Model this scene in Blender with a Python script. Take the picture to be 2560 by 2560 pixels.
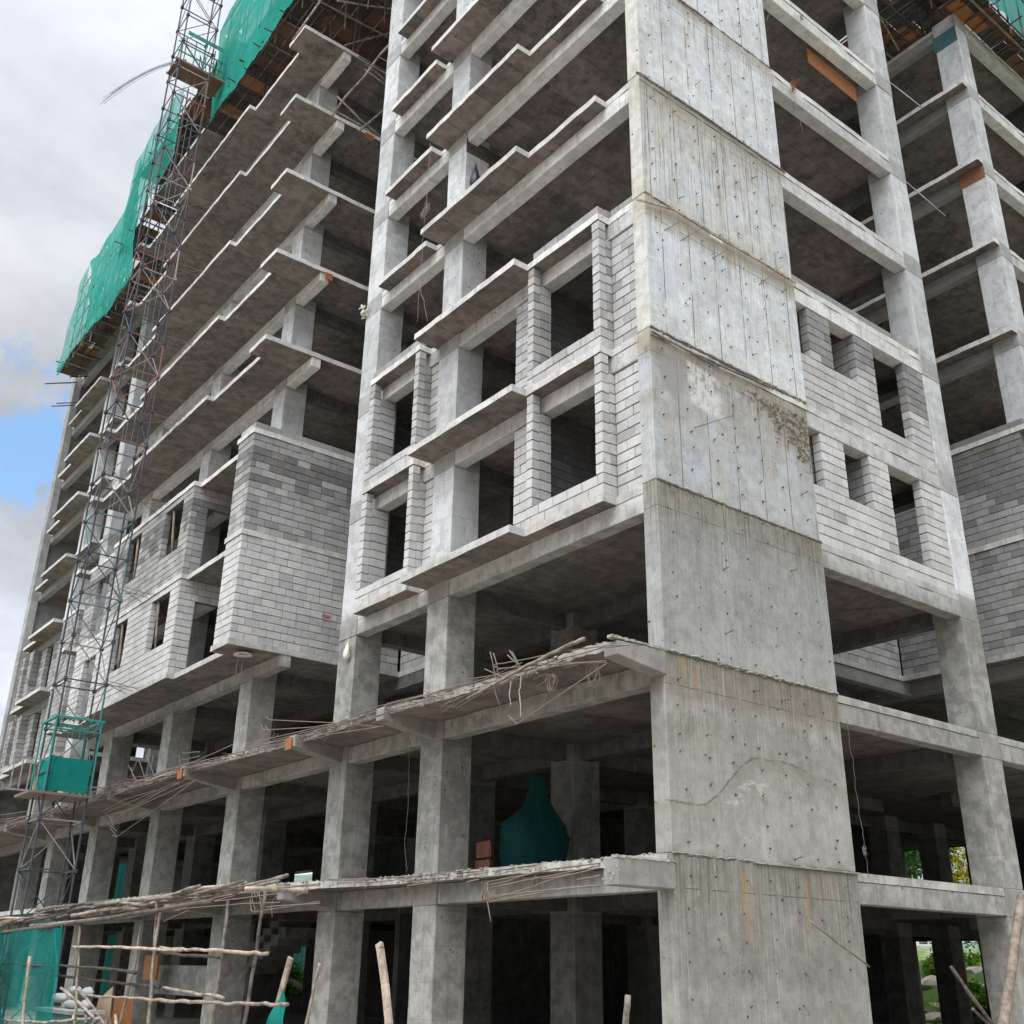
import bpy, bmesh, math, random
from mathutils import Vector, Matrix
R = random.Random(7)
for o in list(bpy.data.objects): bpy.data.objects.remove(o)
S = bpy.context.scene
COL = S.collection

# ---------------------------------------------------------------- camera
cd = bpy.data.cameras.new('camera'); cam = bpy.data.objects.new('camera', cd); COL.objects.link(cam)
cd.sensor_width = 36; cd.sensor_fit = 'HORIZONTAL'; cd.lens = 37.403; cd.clip_start = .1; cd.clip_end = 2000
r_, u_, w_ = (0.78578674,-0.6183093,0.01525787), (-0.25555072,-0.3021074,0.9183817), (0.56323443,0.72555132,0.39540138)
M = Matrix(((r_[0],u_[0],-w_[0],-11.806),(r_[1],u_[1],-w_[1],-11.265),(r_[2],u_[2],-w_[2],-1.600),(0,0,0,1)))
cam.matrix_world = M
S.camera = cam

# ---------------------------------------------------------------- sky and sun
SUN_AZ = math.radians(204)     # direction the light comes from, measured from +x towards +y
SUN_EL = math.radians(60)
sd = Vector((math.cos(SUN_EL)*math.cos(SUN_AZ), math.cos(SUN_EL)*math.sin(SUN_AZ), math.sin(SUN_EL)))
W = bpy.data.worlds.new('World'); S.world = W; W.use_nodes = True
nt = W.node_tree; nt.nodes.clear()

class NG:
    """small node-tree helper: sockets and numbers can be mixed freely"""
    def __init__(s, t): s.t = t
    def n(s, ty, props=None, outp=0, **ins):
        nd = s.t.nodes.new(ty)
        for k, v in (props or {}).items(): setattr(nd, k, v)
        for k, v in ins.items():
            k2 = int(k[1:]) if k[0] == 'i' and k[1:].isdigit() else k.replace('_', ' ')
            sk = nd.inputs[k2]
            if isinstance(v, bpy.types.NodeSocket): s.t.links.new(v, sk)
            else: sk.default_value = v
        return nd.outputs[outp]
    def m(s, op, a, b=0.0, c=0.0, clamp=False):
        return s.n('ShaderNodeMath', {'operation': op, 'use_clamp': clamp}, i0=a, i1=b, i2=c)
    def vm(s, op, a, b=(0,0,0)):
        return s.n('ShaderNodeVectorMath', {'operation': op}, i0=a, i1=b)
    def ss(s, v, a, b, lo=0.0, hi=1.0):
        return s.n('ShaderNodeMapRange', {'interpolation_type': 'SMOOTHSTEP'}, i0=v, i1=a, i2=b, i3=lo, i4=hi)
    def mix(s, f, a, b, mode='MIX'):
        nd = s.t.nodes.new('ShaderNodeMix'); nd.data_type = 'RGBA'; nd.blend_type = mode
        for i, v in ((0, f), (6, a), (7, b)):
            if isinstance(v, bpy.types.NodeSocket): s.t.links.new(v, nd.inputs[i])
            else: nd.inputs[i].default_value = v if i == 0 else (tuple(v) + (1,) if len(v) == 3 else v)
        return nd.outputs[2]
    def noise(s, vec, sc, det=4.0, ro=.55, dist=0.0):
        return s.n('ShaderNodeTexNoise', Vector=vec, Scale=sc, Detail=det, Roughness=ro, Distortion=dist)
    def mulc(s, c, f):  # colour times factor
        return s.n('ShaderNodeVectorMath', {'operation': 'SCALE'}, i0=c, i3=f)
    def xyz(s, x, y, z): return s.n('ShaderNodeCombineXYZ', X=x, Y=y, Z=z)
    def sep(s, v):
        nd = s.t.nodes.new('ShaderNodeSeparateXYZ'); s.t.links.new(v, nd.inputs[0]); return nd.outputs

g = NG(nt)
sky = g.n('ShaderNodeTexSky', {'sky_type': 'NISHITA', 'sun_disc': False, 'sun_elevation': SUN_EL,
          'sun_rotation': math.pi/2 - SUN_AZ, 'air_density': 1.0, 'dust_density': .6, 'ozone_density': 2.5})
dr = g.n('ShaderNodeTexCoord', outp=0)
dv = g.vm('NORMALIZE', dr)
sx, sy, sz = g.sep(dv)
zz_ = g.m('ADD', g.m('MAXIMUM', sz, 0.0), .22)
pl = g.xyz(g.m('DIVIDE', sx, zz_), g.m('DIVIDE', sy, zz_), 0.0)       # a flat cloud deck seen from below
c1 = g.noise(pl, 1.05, 7.0, .56, .35)
c2 = g.noise(g.vm('ADD', pl, (7.3, 2.1, 0)), 2.6, 6.0, .6, .2)
# the one break in the cloud, low on the left
ddx = g.m('DIVIDE', g.m('SUBTRACT', sx, .165), .085); ddz = g.m('DIVIDE', g.m('SUBTRACT', sz, .40), .070)
rr = g.m('SQRT', g.m('ADD', g.m('MULTIPLY', ddx, ddx), g.m('MULTIPLY', ddz, ddz)))
rr = g.m('ADD', rr, g.m('MULTIPLY', g.m('SUBTRACT', g.noise(dv, 9.0, 7.0, .66), .5), 4.2))
inY = g.ss(sy, .3, .6)
gap = g.m('MULTIPLY', g.ss(rr, 1.05, .45), inY)
wisp = g.ss(g.noise(dv, 16.0, 6.0, .65), .5, .68)
gap = g.m('MULTIPLY', gap, g.m('SUBTRACT', 1.0, g.m('MULTIPLY', wisp, .75)))
sun_near = g.m('MAXIMUM', g.n('ShaderNodeVectorMath', {'operation': 'DOT_PRODUCT'}, outp=1, i0=dv, i1=tuple(sd)), 0.0)
glow = g.m('MULTIPLY', g.m('MULTIPLY', g.m('POWER', sun_near, 3.2), 3.7), g.ss(sz, .05, .6, .25, 1.0))
base = g.m('ADD', .52, g.m('MULTIPLY', g.ss(c1, .40, .62), .30))
base = g.m('ADD', base, g.m('MULTIPLY', g.m('SUBTRACT', c2, .5), .78))
base = g.m('ADD', base, g.ss(sz, .40, .22, 0.0, .42))          # thinner, brighter cloud towards the horizon
base = g.m('MULTIPLY', base, .69)
seen = g.ss(g.m('ADD', sy, g.m('MULTIPLY', sx, -.25)), .1, .55)       # the overcast sky is darker low down, except beside the break in the cloud
base = g.m('MULTIPLY', base, g.n('ShaderNodeMapRange', i0=seen, i1=0.0, i2=1.0, i3=g.m('ADD', .30, g.m('MULTIPLY', g.m('MAXIMUM', sz, 0.0), 1.1)), i4=1.0))
base = g.m('ADD', base, glow)
ccol = g.mulc(g.mix(g.ss(c1, .35, .7), (.88, .94, 1.05), (.97, 1.0, 1.04)), base)
b1 = g.n('ShaderNodeBackground', Color=sky, Strength=.15)
b2 = g.n('ShaderNodeBackground', Color=ccol, Strength=1.0)
blue = g.n('ShaderNodeBackground', Color=(.16, .36, .56, 1), Strength=.30)
b1 = g.n('ShaderNodeAddShader', i0=b1, i1=blue)
mx = g.n('ShaderNodeMixShader', Fac=g.m('SUBTRACT', 1.0, gap), i1=b1, i2=b2)
nt.links.new(mx, nt.nodes.new('ShaderNodeOutputWorld').inputs[0])

sl = bpy.data.lights.new('sun', 'SUN'); sl.energy = .75; sl.angle = math.radians(35); sl.color = (1, .97, .93)
sun = bpy.data.objects.new('sun', sl); COL.objects.link(sun)
sun.rotation_euler = (-sd).to_track_quat('-Z', 'Y').to_euler(); sun.location = (-10, -10, 40)
S.view_settings.view_transform = 'Standard'; S.view_settings.look = 'None'
S.view_settings.gamma = 1; S.view_settings.exposure = .45; S.view_settings.use_curve_mapping = False
S.render.engine = 'CYCLES'
S.cycles.max_bounces = 8; S.cycles.diffuse_bounces = 5; S.cycles.transparent_max_bounces = 12

# ---------------------------------------------------------------- materials
def newmat(name):
    m = bpy.data.materials.new(name); m.use_nodes = True
    t = m.node_tree; t.nodes.clear()
    return m, NG(t)

def finish(m, g, col, rough=.85, bump=None, bs=.4, bd=.01, metallic=0.0, spec=.3, alpha=None, extra=None):
    kw = dict(Base_Color=col, Roughness=rough, Metallic=metallic)
    kw['Specular_IOR_Level'] = spec
    nd = g.t.nodes.new('ShaderNodeBsdfPrincipled')
    for k, v in (('Base Color', col), ('Roughness', rough), ('Metallic', metallic), ('Specular IOR Level', spec)):
        if isinstance(v, bpy.types.NodeSocket): g.t.links.new(v, nd.inputs[k])
        else: nd.inputs[k].default_value = (tuple(v) + (1,)) if k == 'Base Color' and len(v) == 3 else v
    if bump is not None:
        bn = g.t.nodes.new('ShaderNodeBump'); bn.inputs['Strength'].default_value = bs; bn.inputs['Distance'].default_value = bd
        g.t.links.new(bump, bn.inputs['Height']); g.t.links.new(bn.outputs[0], nd.inputs['Normal'])
    out = g.t.nodes.new('ShaderNodeOutputMaterial')
    sh = nd.outputs[0]
    if extra: sh = extra(sh)
    g.t.links.new(sh, out.inputs[0])
    return m

def geo(g):
    nd = g.t.nodes.new('ShaderNodeNewGeometry'); return nd.outputs['Position'], nd.outputs['Normal']

def concrete(name, light, dark, streak=.5, head=True, soffit=None, pits=1.0, white=.35, mott=.55, upper=None):
    m, g = newmat(name)
    P, Nn = geo(g)
    rnd = g.n('ShaderNodeObjectInfo', outp=5)
    P2 = g.vm('ADD', P, g.xyz(g.m('MULTIPLY', rnd, 37.0), g.m('MULTIPLY', rnd, 91.0), g.m('MULTIPLY', rnd, 53.0)))
    x, y, z = g.sep(P); x2, y2, z2 = g.sep(P2)
    nx, ny, nz = g.sep(Nn)
    big = g.noise(P2, mott, 5.0, .6); mid = g.noise(P2, 3.2, 6.0, .68); fine = g.noise(P, 34.0, 4.0, .6)
    f = g.m('ADD', big, g.m('MULTIPLY', g.m('SUBTRACT', mid, .5), .75))
    f = g.m('ADD', .5, g.m('ADD', g.m('MULTIPLY', g.m('SUBTRACT', big, .5), .55), g.m('MULTIPLY', g.m('SUBTRACT', mid, .5), 1.35)))
    col = g.mix(g.ss(f, .34, .66), dark, light)
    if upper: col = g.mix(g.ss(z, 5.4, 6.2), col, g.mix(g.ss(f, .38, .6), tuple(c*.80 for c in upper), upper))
    st = g.n('ShaderNodeTexWhiteNoise', {'noise_dimensions': '2D'}, outp=0, Vector=g.xyz(g.m('FLOOR', g.m('DIVIDE', g.m('ADD', z, 9.0), 3.0)), g.m('MULTIPLY', rnd, 20.0), 0.0))
    col = g.mulc(col, g.m('ADD', .86, g.m('MULTIPLY', st, .26)))
    sv = g.xyz(g.m('MULTIPLY', x2, 9.0), g.m('MULTIPLY', y2, 9.0), g.m('MULTIPLY', z2, .42))
    s1 = g.noise(sv, 1.0, 5.0, .66)
    vert = g.m('SUBTRACT', 1.0, g.m('ABSOLUTE', nz))
    col = g.mix(g.m('MULTIPLY', g.m('MULTIPLY', g.ss(s1, .52, .68), vert), streak), col, g.mulc(col, .62))
    s2 = g.noise(g.vm('ADD', sv, (31.0, 17.0, 3.0)), 1.3, 5.0, .7)
    col = g.mix(g.m('MULTIPLY', g.m('MULTIPLY', g.ss(s2, .6, .74), vert), white), col, (.58, .585, .575))
    if head:   # the top of each storey was cast later: another tone, browner
        fz = g.m('FRACT', g.m('DIVIDE', g.m('ADD', z, 9.0 + .02), 3.0))
        col = g.mix(g.m('MULTIPLY', g.ss(fz, .826, .832), .6), col, g.mix(mid, (.17, .165, .155), (.30, .28, .245)))
    # faces of form boards: patches of slightly different tone with fine dark joints
    fb = g.t.nodes.new('ShaderNodeTexBrick'); g.t.links.new(g.xyz(g.m('ADD', x2, y2), z, 0.0), fb.inputs['Vector']); fb.offset = .37
    for k, vv in (('Scale', 1.0), ('Mortar Size', .005), ('Mortar Smooth', .4), ('Brick Width', 1.3), ('Row Height', .61)): fb.inputs[k].default_value = vv
    fb.inputs['Color1'].default_value = (.88, .88, .87, 1); fb.inputs['Color2'].default_value = (1.08, 1.08, 1.09, 1); fb.inputs['Mortar'].default_value = (.62, .60, .57, 1)
    col = g.mix(g.m('MULTIPLY', vert, .8), col, g.mix(1.0, col, fb.outputs[0], 'MULTIPLY'))
    stn = g.ss(g.noise(g.vm('ADD', g.xyz(g.m('MULTIPLY', x, 2.2), g.m('MULTIPLY', y, 2.2), g.m('MULTIPLY', z, .7)), (4.0, 4.0, 4.0)), 1.6, 7.0, .74), .55, .68)
    col = g.mix(g.m('MULTIPLY', stn, .38), col, g.mulc(g.mix(.4, col, (.26, .22, .16)), .66))
    v = g.n('ShaderNodeTexVoronoi', {'feature': 'F1'}, outp=0, Vector=P, Scale=8.0)
    pm = g.m('MULTIPLY', g.ss(v, .12, .06), g.ss(g.noise(P2, 1.1, 2.0), .46, .58))
    v2 = g.n('ShaderNodeTexVoronoi', {'feature': 'F1'}, outp=0, Vector=P2, Scale=1.45)
    pm = g.m('MAXIMUM', g.m('MULTIPLY', pm, .8), g.ss(v2, .038, .026))
    v4 = g.n('ShaderNodeTexVoronoi', {'feature': 'F1'}, outp=0, Vector=g.vm('MULTIPLY', P2, (1., 1., .55)), Scale=4.2)
    pm = g.m('MAXIMUM', pm, g.m('MULTIPLY', g.ss(v4, .055, .035), .8))
    pm = g.m('MULTIPLY', pm, pits)
    col = g.mix(pm, col, (.05, .048, .045))
    col = g.mulc(col, g.m('ADD', .88, g.m('MULTIPLY', fine, .24)))
    hb = g.m('ADD', g.m('MULTIPLY', mid, .8), g.m('SUBTRACT', g.m('MULTIPLY', fine, .25), g.m('MULTIPLY', pm, 1.2)))
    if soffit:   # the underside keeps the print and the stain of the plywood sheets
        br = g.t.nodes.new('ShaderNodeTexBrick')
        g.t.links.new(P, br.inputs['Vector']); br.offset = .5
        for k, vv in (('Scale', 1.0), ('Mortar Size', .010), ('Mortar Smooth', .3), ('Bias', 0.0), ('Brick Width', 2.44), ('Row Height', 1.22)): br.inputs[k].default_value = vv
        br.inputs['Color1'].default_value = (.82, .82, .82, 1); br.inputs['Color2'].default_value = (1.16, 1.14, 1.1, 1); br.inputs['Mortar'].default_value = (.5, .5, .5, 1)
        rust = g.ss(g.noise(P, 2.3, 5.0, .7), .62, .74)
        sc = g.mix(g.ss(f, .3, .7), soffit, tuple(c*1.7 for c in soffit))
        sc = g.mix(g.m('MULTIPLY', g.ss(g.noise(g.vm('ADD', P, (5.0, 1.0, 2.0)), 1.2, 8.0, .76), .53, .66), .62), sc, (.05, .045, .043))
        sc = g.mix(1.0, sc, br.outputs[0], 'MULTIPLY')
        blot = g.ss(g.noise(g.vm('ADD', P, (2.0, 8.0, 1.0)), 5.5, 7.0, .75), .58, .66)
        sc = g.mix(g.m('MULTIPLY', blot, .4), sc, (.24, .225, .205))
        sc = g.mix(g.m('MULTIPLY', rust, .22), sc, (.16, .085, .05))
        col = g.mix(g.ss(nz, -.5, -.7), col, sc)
    return finish(m, g, col, .88, hb, .55, .012)

def wood(name, c1, c2, along=2):
    m, g = newmat(name); P, _ = geo(g)
    tc = g.n('ShaderNodeTexCoord', outp=3)
    rnd = g.n('ShaderNodeObjectInfo', outp=5)
    x, y, z = g.sep(P)
    gr = g.noise(g.xyz(g.m('MULTIPLY', x, 14.0), g.m('MULTIPLY', y, 5.0), g.m('MULTIPLY', z, 9.0)), 1.0, 6.0, .7)
    gr2 = g.noise(P, 4.0, 5.0, .7)
    f = g.m('ADD', g.m('MULTIPLY', gr, .5), g.m('MULTIPLY', gr2, .5))
    col = g.mix(g.ss(f, .36, .62), c1, c2)
    col = g.mulc(col, g.m('ADD', .6, g.m('MULTIPLY', rnd, .8)))
    return finish(m, g, col, .85, gr, .4, .006)

def plain(name, c, rough=.6, var=.25, metallic=0.0, rust=0.0):
    m, g = newmat(name); P, _ = geo(g)
    n = g.noise(P, 5.0, 5.0, .65)
    col = g.mulc(g.mix(1.0, (1, 1, 1), c + (1,) if len(c) == 3 else c, 'MULTIPLY'), g.m('ADD', 1 - var/2, g.m('MULTIPLY', n, var)))
    if rust: col = g.mix(g.m('MULTIPLY', g.ss(g.noise(P, 9.0, 5.0, .7), .5, .62), rust), col, (.16, .06, .03))
    return finish(m, g, col, rough, n, .2, .004, metallic)

def tinted(name, base, rough=.9, dirt=.35):
    """uses the per-block value stored on the faces"""
    m, g = newmat(name); P, Nn = geo(g)
    at = g.t.nodes.new('ShaderNodeAttribute'); at.attribute_name = 'tint'; tf = at.outputs['Fac']; tc = at.outputs['Color']
    n = g.noise(P, 5.0, 6.0, .7); fine = g.noise(P, 55.0, 3.0, .7); big = g.noise(P, .8, 5.0, .6)
    col = g.mix(1.0, tc, base, 'MULTIPLY'); grn = g.noise(P, 130.0, 2.0, .6); rn = g.noise(g.vm('MULTIPLY', P, (6.0, 6.0, 1.1)), 1.0, 6.0, .7); col = g.mix(g.m('MULTIPLY', g.ss(rn, .56, .68), .35), col, g.mulc(col, .62)); col = g.mix(g.m('MULTIPLY', g.ss(g.noise(P, 9.0, 5.0, .75), .60, .68), .45), col, (.50, .48, .44))
    col = g.mulc(col, g.m('ADD', .74, g.m('MULTIPLY', n, .52)))
    col = g.mix(g.m('MULTIPLY', g.ss(big, .5, .66), dirt), col, g.mulc(col, .66))
    v = g.n('ShaderNodeTexVoronoi', {'feature': 'F1'}, outp=0, Vector=P, Scale=45.0)
    pit = g.ss(v, .26, .12)
    col = g.mix(g.m('MULTIPLY', pit, .45), col, g.mulc(col, .4)); col = g.mulc(col, g.m('ADD', .7, g.m('MULTIPLY', grn, .6)))
    return finish(m, g, col, rough, g.m('SUBTRACT', fine, g.m('MULTIPLY', pit, 1.2)), .6, .01)

def netting(name, c, alpha=.86, weave=900):
    m, g = newmat(name); P, _ = geo(g)
    n = g.noise(P, 1.6, 6.0, .65); x, y, z = g.sep(P)
    f = g.noise(g.xyz(g.m('MULTIPLY', x, .5), g.m('MULTIPLY', y, .5), g.m('MULTIPLY', z, .6)), 1.6, 3.0, .5)
    col = g.mulc(g.mix(1.0, (1, 1, 1), c, 'MULTIPLY'), g.m('ADD', .7, g.m('MULTIPLY', n, .6)))
    dif = g.n('ShaderNodeBsdfDiffuse', Color=col); tr = g.n('ShaderNodeBsdfTranslucent', Color=col)
    tp = g.n('ShaderNodeBsdfTransparent', Color=(1, 1, 1, 1))
    a = g.n('ShaderNodeMixShader', Fac=.42, i1=dif, i2=tr)
    op = g.ss(f, .35, .65, alpha - .07, min(alpha + .05, 1.0))
    fold = g.m('ABSOLUTE', g.m('SUBTRACT', g.noise(g.xyz(g.m('MULTIPLY', x, .5), g.m('ADD', y, z), g.m('MULTIPLY', z, .8)), .8, 2.0, .5), .5))
    op = g.m('ADD', op, g.ss(fold, .02, .0, 0.0, .05))
    b = g.n('ShaderNodeMixShader', Fac=op, i1=tp, i2=a)
    g.t.links.new(b, g.t.nodes.new('ShaderNodeOutputMaterial').inputs[0])
    return m

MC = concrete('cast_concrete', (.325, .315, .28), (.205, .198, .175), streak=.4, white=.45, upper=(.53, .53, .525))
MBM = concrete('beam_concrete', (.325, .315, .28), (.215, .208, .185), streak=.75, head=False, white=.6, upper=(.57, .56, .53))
MCU = concrete('cast_concrete_shaded', (.20, .196, .18), (.125, .122, .113), streak=.5, upper=(.34, .34, .33))  # darkened copy of the cast concrete, indoor shade put into its colour
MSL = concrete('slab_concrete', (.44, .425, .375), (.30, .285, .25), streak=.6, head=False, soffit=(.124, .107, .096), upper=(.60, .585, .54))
MIN = concrete('inner_concrete_shaded', (.085, .083, .08), (.05, .049, .047), head=False)  # colour taken near black to paint in the dark depth of the plan
MRAW = concrete('broken_concrete', (.40, .38, .325), (.25, .235, .20), streak=.2, head=False, pits=.4)
MBL = tinted('hollow_block', (1, 1, 1))
MMO = plain('mortar', (.115, .11, .10), .95, .9)
MWD = wood('pole_wood', (.085, .070, .058), (.30, .25, .205))
MWL = wood('pale_wood', (.15, .118, .09), (.38, .31, .24))
MWK = wood('dark_wood', (.035, .028, .024), (.11, .085, .07))
MPLY = tinted('form_plywood', (1, 1, 1), .7)
MORG = plain('orange_shuttering', (.27, .105, .035), .6, .7)
MREB = plain('rusty_bar', (.185, .15, .12), .7, .7, .1, .3)
MREBR = plain('red_rust_bar', (.26, .10, .055), .8, .5)
MHEM = plain('net_cord', (.02, .22, .17), .8)
MSTEEL = plain('grey_bar', (.30, .32, .34), .5, .3, .4)
MTW = [plain('mast_navy', (.05, .062, .085), .6, .5, .2, .45), plain('mast_rust', (.22, .115, .10), .8, .5, .1, .6), plain('mast_teal', (.07, .17, .165), .6, .5, .1, .35), plain('mast_dark', (.06, .075, .085), .55, .4, .2, .2), plain('mast_pale', (.28, .26, .25), .7, .4, .1, .4), plain('mast_blue', (.04, .10, .16), .6, .5, .1, .4)]
MGREEN = plain('green_paint', (.025, .24, .20), .6, .5, 0.0, .12)
NET = netting('debris_net', (.050, .39, .305), .91)
NETT = netting('debris_net_thin', (.045, .38, .30), .68)
NETD = netting('debris_net_dark', (.024, .115, .108), .80)
NETR = netting('net_rag_green', (.02, .30, .25), .9)
NETL = netting('debris_net_low', (.012, .26, .22), .62)
MWIRE = plain('tie_wire', (.22, .16, .14), .7)
MBAG = plain('white_bag', (.62, .60, .52), .7)
MPUR = plain('dark_bag', (.03, .025, .05), .35)
MCARD = plain('cardboard', (.42, .29, .19), .85)
MSACK = plain('cement_sack', (.42, .43, .41), .85, .5)
MCAB = plain('dark_cable', (.10, .10, .10), .6)

def shear_mat():
    m, g = newmat('shear_wall_concrete'); P, Nn = geo(g); x, y, z = g.sep(P)
    big = g.noise(P, .8, 6.0, .62); mid = g.noise(P, 4.0, 7.0, .7); fine = g.noise(P, 40.0, 4.0, .65)
    wz = g.m('ADD', z, g.m('MULTIPLY', g.m('SUBTRACT', mid, .5), .10))
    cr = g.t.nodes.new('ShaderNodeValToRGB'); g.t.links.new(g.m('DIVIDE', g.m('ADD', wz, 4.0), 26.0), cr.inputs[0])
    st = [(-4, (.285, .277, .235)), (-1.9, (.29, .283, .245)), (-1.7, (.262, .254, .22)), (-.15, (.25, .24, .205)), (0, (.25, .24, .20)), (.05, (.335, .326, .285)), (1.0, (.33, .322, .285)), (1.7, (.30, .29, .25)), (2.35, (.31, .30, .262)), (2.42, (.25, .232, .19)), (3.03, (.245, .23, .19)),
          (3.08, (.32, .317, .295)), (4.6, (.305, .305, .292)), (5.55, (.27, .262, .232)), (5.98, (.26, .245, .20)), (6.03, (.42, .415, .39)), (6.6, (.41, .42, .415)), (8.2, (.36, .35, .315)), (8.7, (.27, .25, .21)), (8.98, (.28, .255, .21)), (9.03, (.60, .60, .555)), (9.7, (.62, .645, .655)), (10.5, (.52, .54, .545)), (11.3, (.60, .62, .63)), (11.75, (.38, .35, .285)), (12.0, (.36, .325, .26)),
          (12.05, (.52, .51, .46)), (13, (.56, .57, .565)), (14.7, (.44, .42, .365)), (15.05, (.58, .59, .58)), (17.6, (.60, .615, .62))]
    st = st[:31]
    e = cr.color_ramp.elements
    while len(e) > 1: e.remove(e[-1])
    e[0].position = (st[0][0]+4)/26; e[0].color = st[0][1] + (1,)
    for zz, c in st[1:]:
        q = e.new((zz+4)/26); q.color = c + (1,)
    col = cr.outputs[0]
    hi = g.ss(z, 5.9, 6.1)                                   # upper lifts were cast against grooved steel panels
    col = g.mulc(col, g.m('ADD', .66, g.m('ADD', g.m('MULTIPLY', g.ss(big, .3, .7), .22), g.m('MULTIPLY', g.ss(mid, .3, .7), .30))))
    # vertical run marks
    sv = g.xyz(g.m('MULTIPLY', x, 15.0), g.m('MULTIPLY', y, 15.0), g.m('MULTIPLY', z, .34))
    s1 = g.noise(sv, 1.9, 7.0, .72)
    lift = g.m('FRACT', g.m('DIVIDE', g.m('ADD', z, 9.0), 3.0))
    l12 = g.m('MULTIPLY', g.ss(z, 12.0, 12.05), g.ss(z, 15.0, 14.95))
    amt = g.m('ADD', g.m('MULTIPLY', g.ss(lift, .2, 1.0), .42), g.m('MULTIPLY', l12, .45))
    amt = g.m('ADD', amt, .14)
    patchy = g.ss(g.noise(g.xyz(g.m('MULTIPLY', x, .9), y, g.m('MULTIPLY', z, .5)), 1.3, 5.0, .65), .38, .60)
    amt = g.m('MULTIPLY', amt, g.m('ADD', .35, g.m('MULTIPLY', patchy, 1.1)))
    col = g.mix(g.m('MULTIPLY', g.ss(s1, .51, .57), amt), col, g.mulc(g.mix(.35, col, (.30, .23, .14)), .62))
    s2 = g.noise(g.vm('ADD', sv, (3.0, 9.0, 40.0)), 2.3, 6.0, .75)
    col = g.mix(g.m('MULTIPLY', g.ss(s2, .57, .63), g.m('MULTIPLY', g.m('SUBTRACT', 1.15, patchy), g.m('ADD', .42, g.m('ADD', g.m('MULTIPLY', hi, .12), g.m('MULTIPLY', l12, .6))))), col, (.60, .60, .585))
    # blue-white laitance, brown seepage
    col = g.mix(g.m('MULTIPLY', g.m('MULTIPLY', g.ss(g.noise(g.vm('ADD', P, (9.0, 0.0, 4.0)), 1.3, 6.0, .66), .52, .62), hi), .5), col, (.44, .495, .555))
    col = g.mix(g.m('MULTIPLY', g.ss(g.noise(g.vm('ADD', sv, (13.0, 2.0, 7.0)), .55, 5.0, .7), .57, .68), .38), col, (.34, .27, .16))
    stn = g.ss(g.noise(g.vm('ADD', g.xyz(g.m('MULTIPLY', x, 1.6), y, g.m('MULTIPLY', z, .8)), (1.0, 6.0, 2.0)), 1.5, 8.0, .76), .52, .64)
    col = g.mix(g.m('MULTIPLY', stn, .42), col, g.mulc(g.mix(.45, col, (.26, .215, .15)), .70))
    drop = g.m('SUBTRACT', 1.0, lift)                 # runs that start at each casting joint
    col = g.mix(g.m('MULTIPLY', g.m('MULTIPLY', g.ss(drop, .34, .0), g.ss(s1, .44, .56)), .52), col, g.mulc(g.mix(.5, col, (.26, .20, .12)), .60))
    # panel joints
    px = g.m('ABSOLUTE', g.m('SUBTRACT', g.m('FRACT', g.m('DIVIDE', g.m('ADD', x, g.m('MULTIPLY', g.m('FLOOR', g.m('DIVIDE', z, 3.0)), .23)), .74)), .5))
    seam = g.m('MULTIPLY', g.ss(px, .017, .006), g.ss(g.noise(P, 1.7, 3.0), .36, .5))
    seam = g.m('MULTIPLY', seam, g.m('ADD', g.m('MULTIPLY', hi, .85), .15))
    hz = g.m('ABSOLUTE', g.m('SUBTRACT', lift, .84)); seam2 = g.m('MULTIPLY', g.ss(hz, .0035, .001), .8)
    seam = g.m('MAXIMUM', seam, g.m('MULTIPLY', seam2, g.ss(g.noise(P, 2.0, 2.0), .42, .5)))
    col = g.mix(seam, col, (.10, .09, .075))
    band = g.m('MULTIPLY', g.m('MULTIPLY', g.ss(g.m('ADD', lift, g.m('MULTIPLY', g.m('SUBTRACT', mid, .5), .06)), .865, .885), g.ss(z, 8.0, 8.1)), g.ss(g.noise(P, 1.1, 5.0, .7), .30, .55))
    col = g.mix(g.m('MULTIPLY', band, .62), col, g.mix(mid, (.24, .205, .15), (.42, .385, .32)))
    yel = g.ss(g.noise(g.vm('ADD', g.xyz(g.m('MULTIPLY', x, 3.5), y, g.m('MULTIPLY', z, .5)), (8.0, 1.0, 3.0)), 1.4, 6.0, .7), .54, .66)
    col = g.mix(g.m('MULTIPLY', g.m('MULTIPLY', yel, hi), .42), col, (.40, .345, .24))
    nx, ny, nz = g.sep(Nn)
    col = g.mix(g.m('MULTIPLY', g.m('MULTIPLY', g.ss(nx, -.5, -.8), g.ss(z, 8.6, 9.1)), .6), col, g.mix(g.ss(mid, .35, .65), (.38, .345, .265), (.54, .51, .43)))
    # honeycombed corner of the 6-9 m lift and the pale patch beside it
    hx = g.m('ADD', g.m('MULTIPLY', g.m('SUBTRACT', x, 3.5), .62), g.m('SUBTRACT', z, 7.95))
    hc = g.m('MULTIPLY', g.ss(g.m('ADD', hx, g.m('MULTIPLY', g.m('SUBTRACT', mid, .5), 2.2)), -.05, .22), g.m('MULTIPLY', g.ss(z, 8.72, 8.6), g.ss(z, 6.3, 6.6)))
    hcv = g.m('MULTIPLY', g.ss(g.noise(P, 9.0, 9.0, .82), .38, .64), .6)
    col = g.mix(hc, col, g.mix(g.ss(hcv, .1, .5), (.10, .085, .065), (.36, .315, .25)))
    pa = g.m('MULTIPLY', g.ss(g.m('ABSOLUTE', g.m('SUBTRACT', z, g.m('SUBTRACT', 8.35, g.m('MULTIPLY', x, .12)))), .5, .36), g.m('MULTIPLY', g.ss(x, .85, 1.0), g.ss(x, 2.0, 1.6)))
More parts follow.
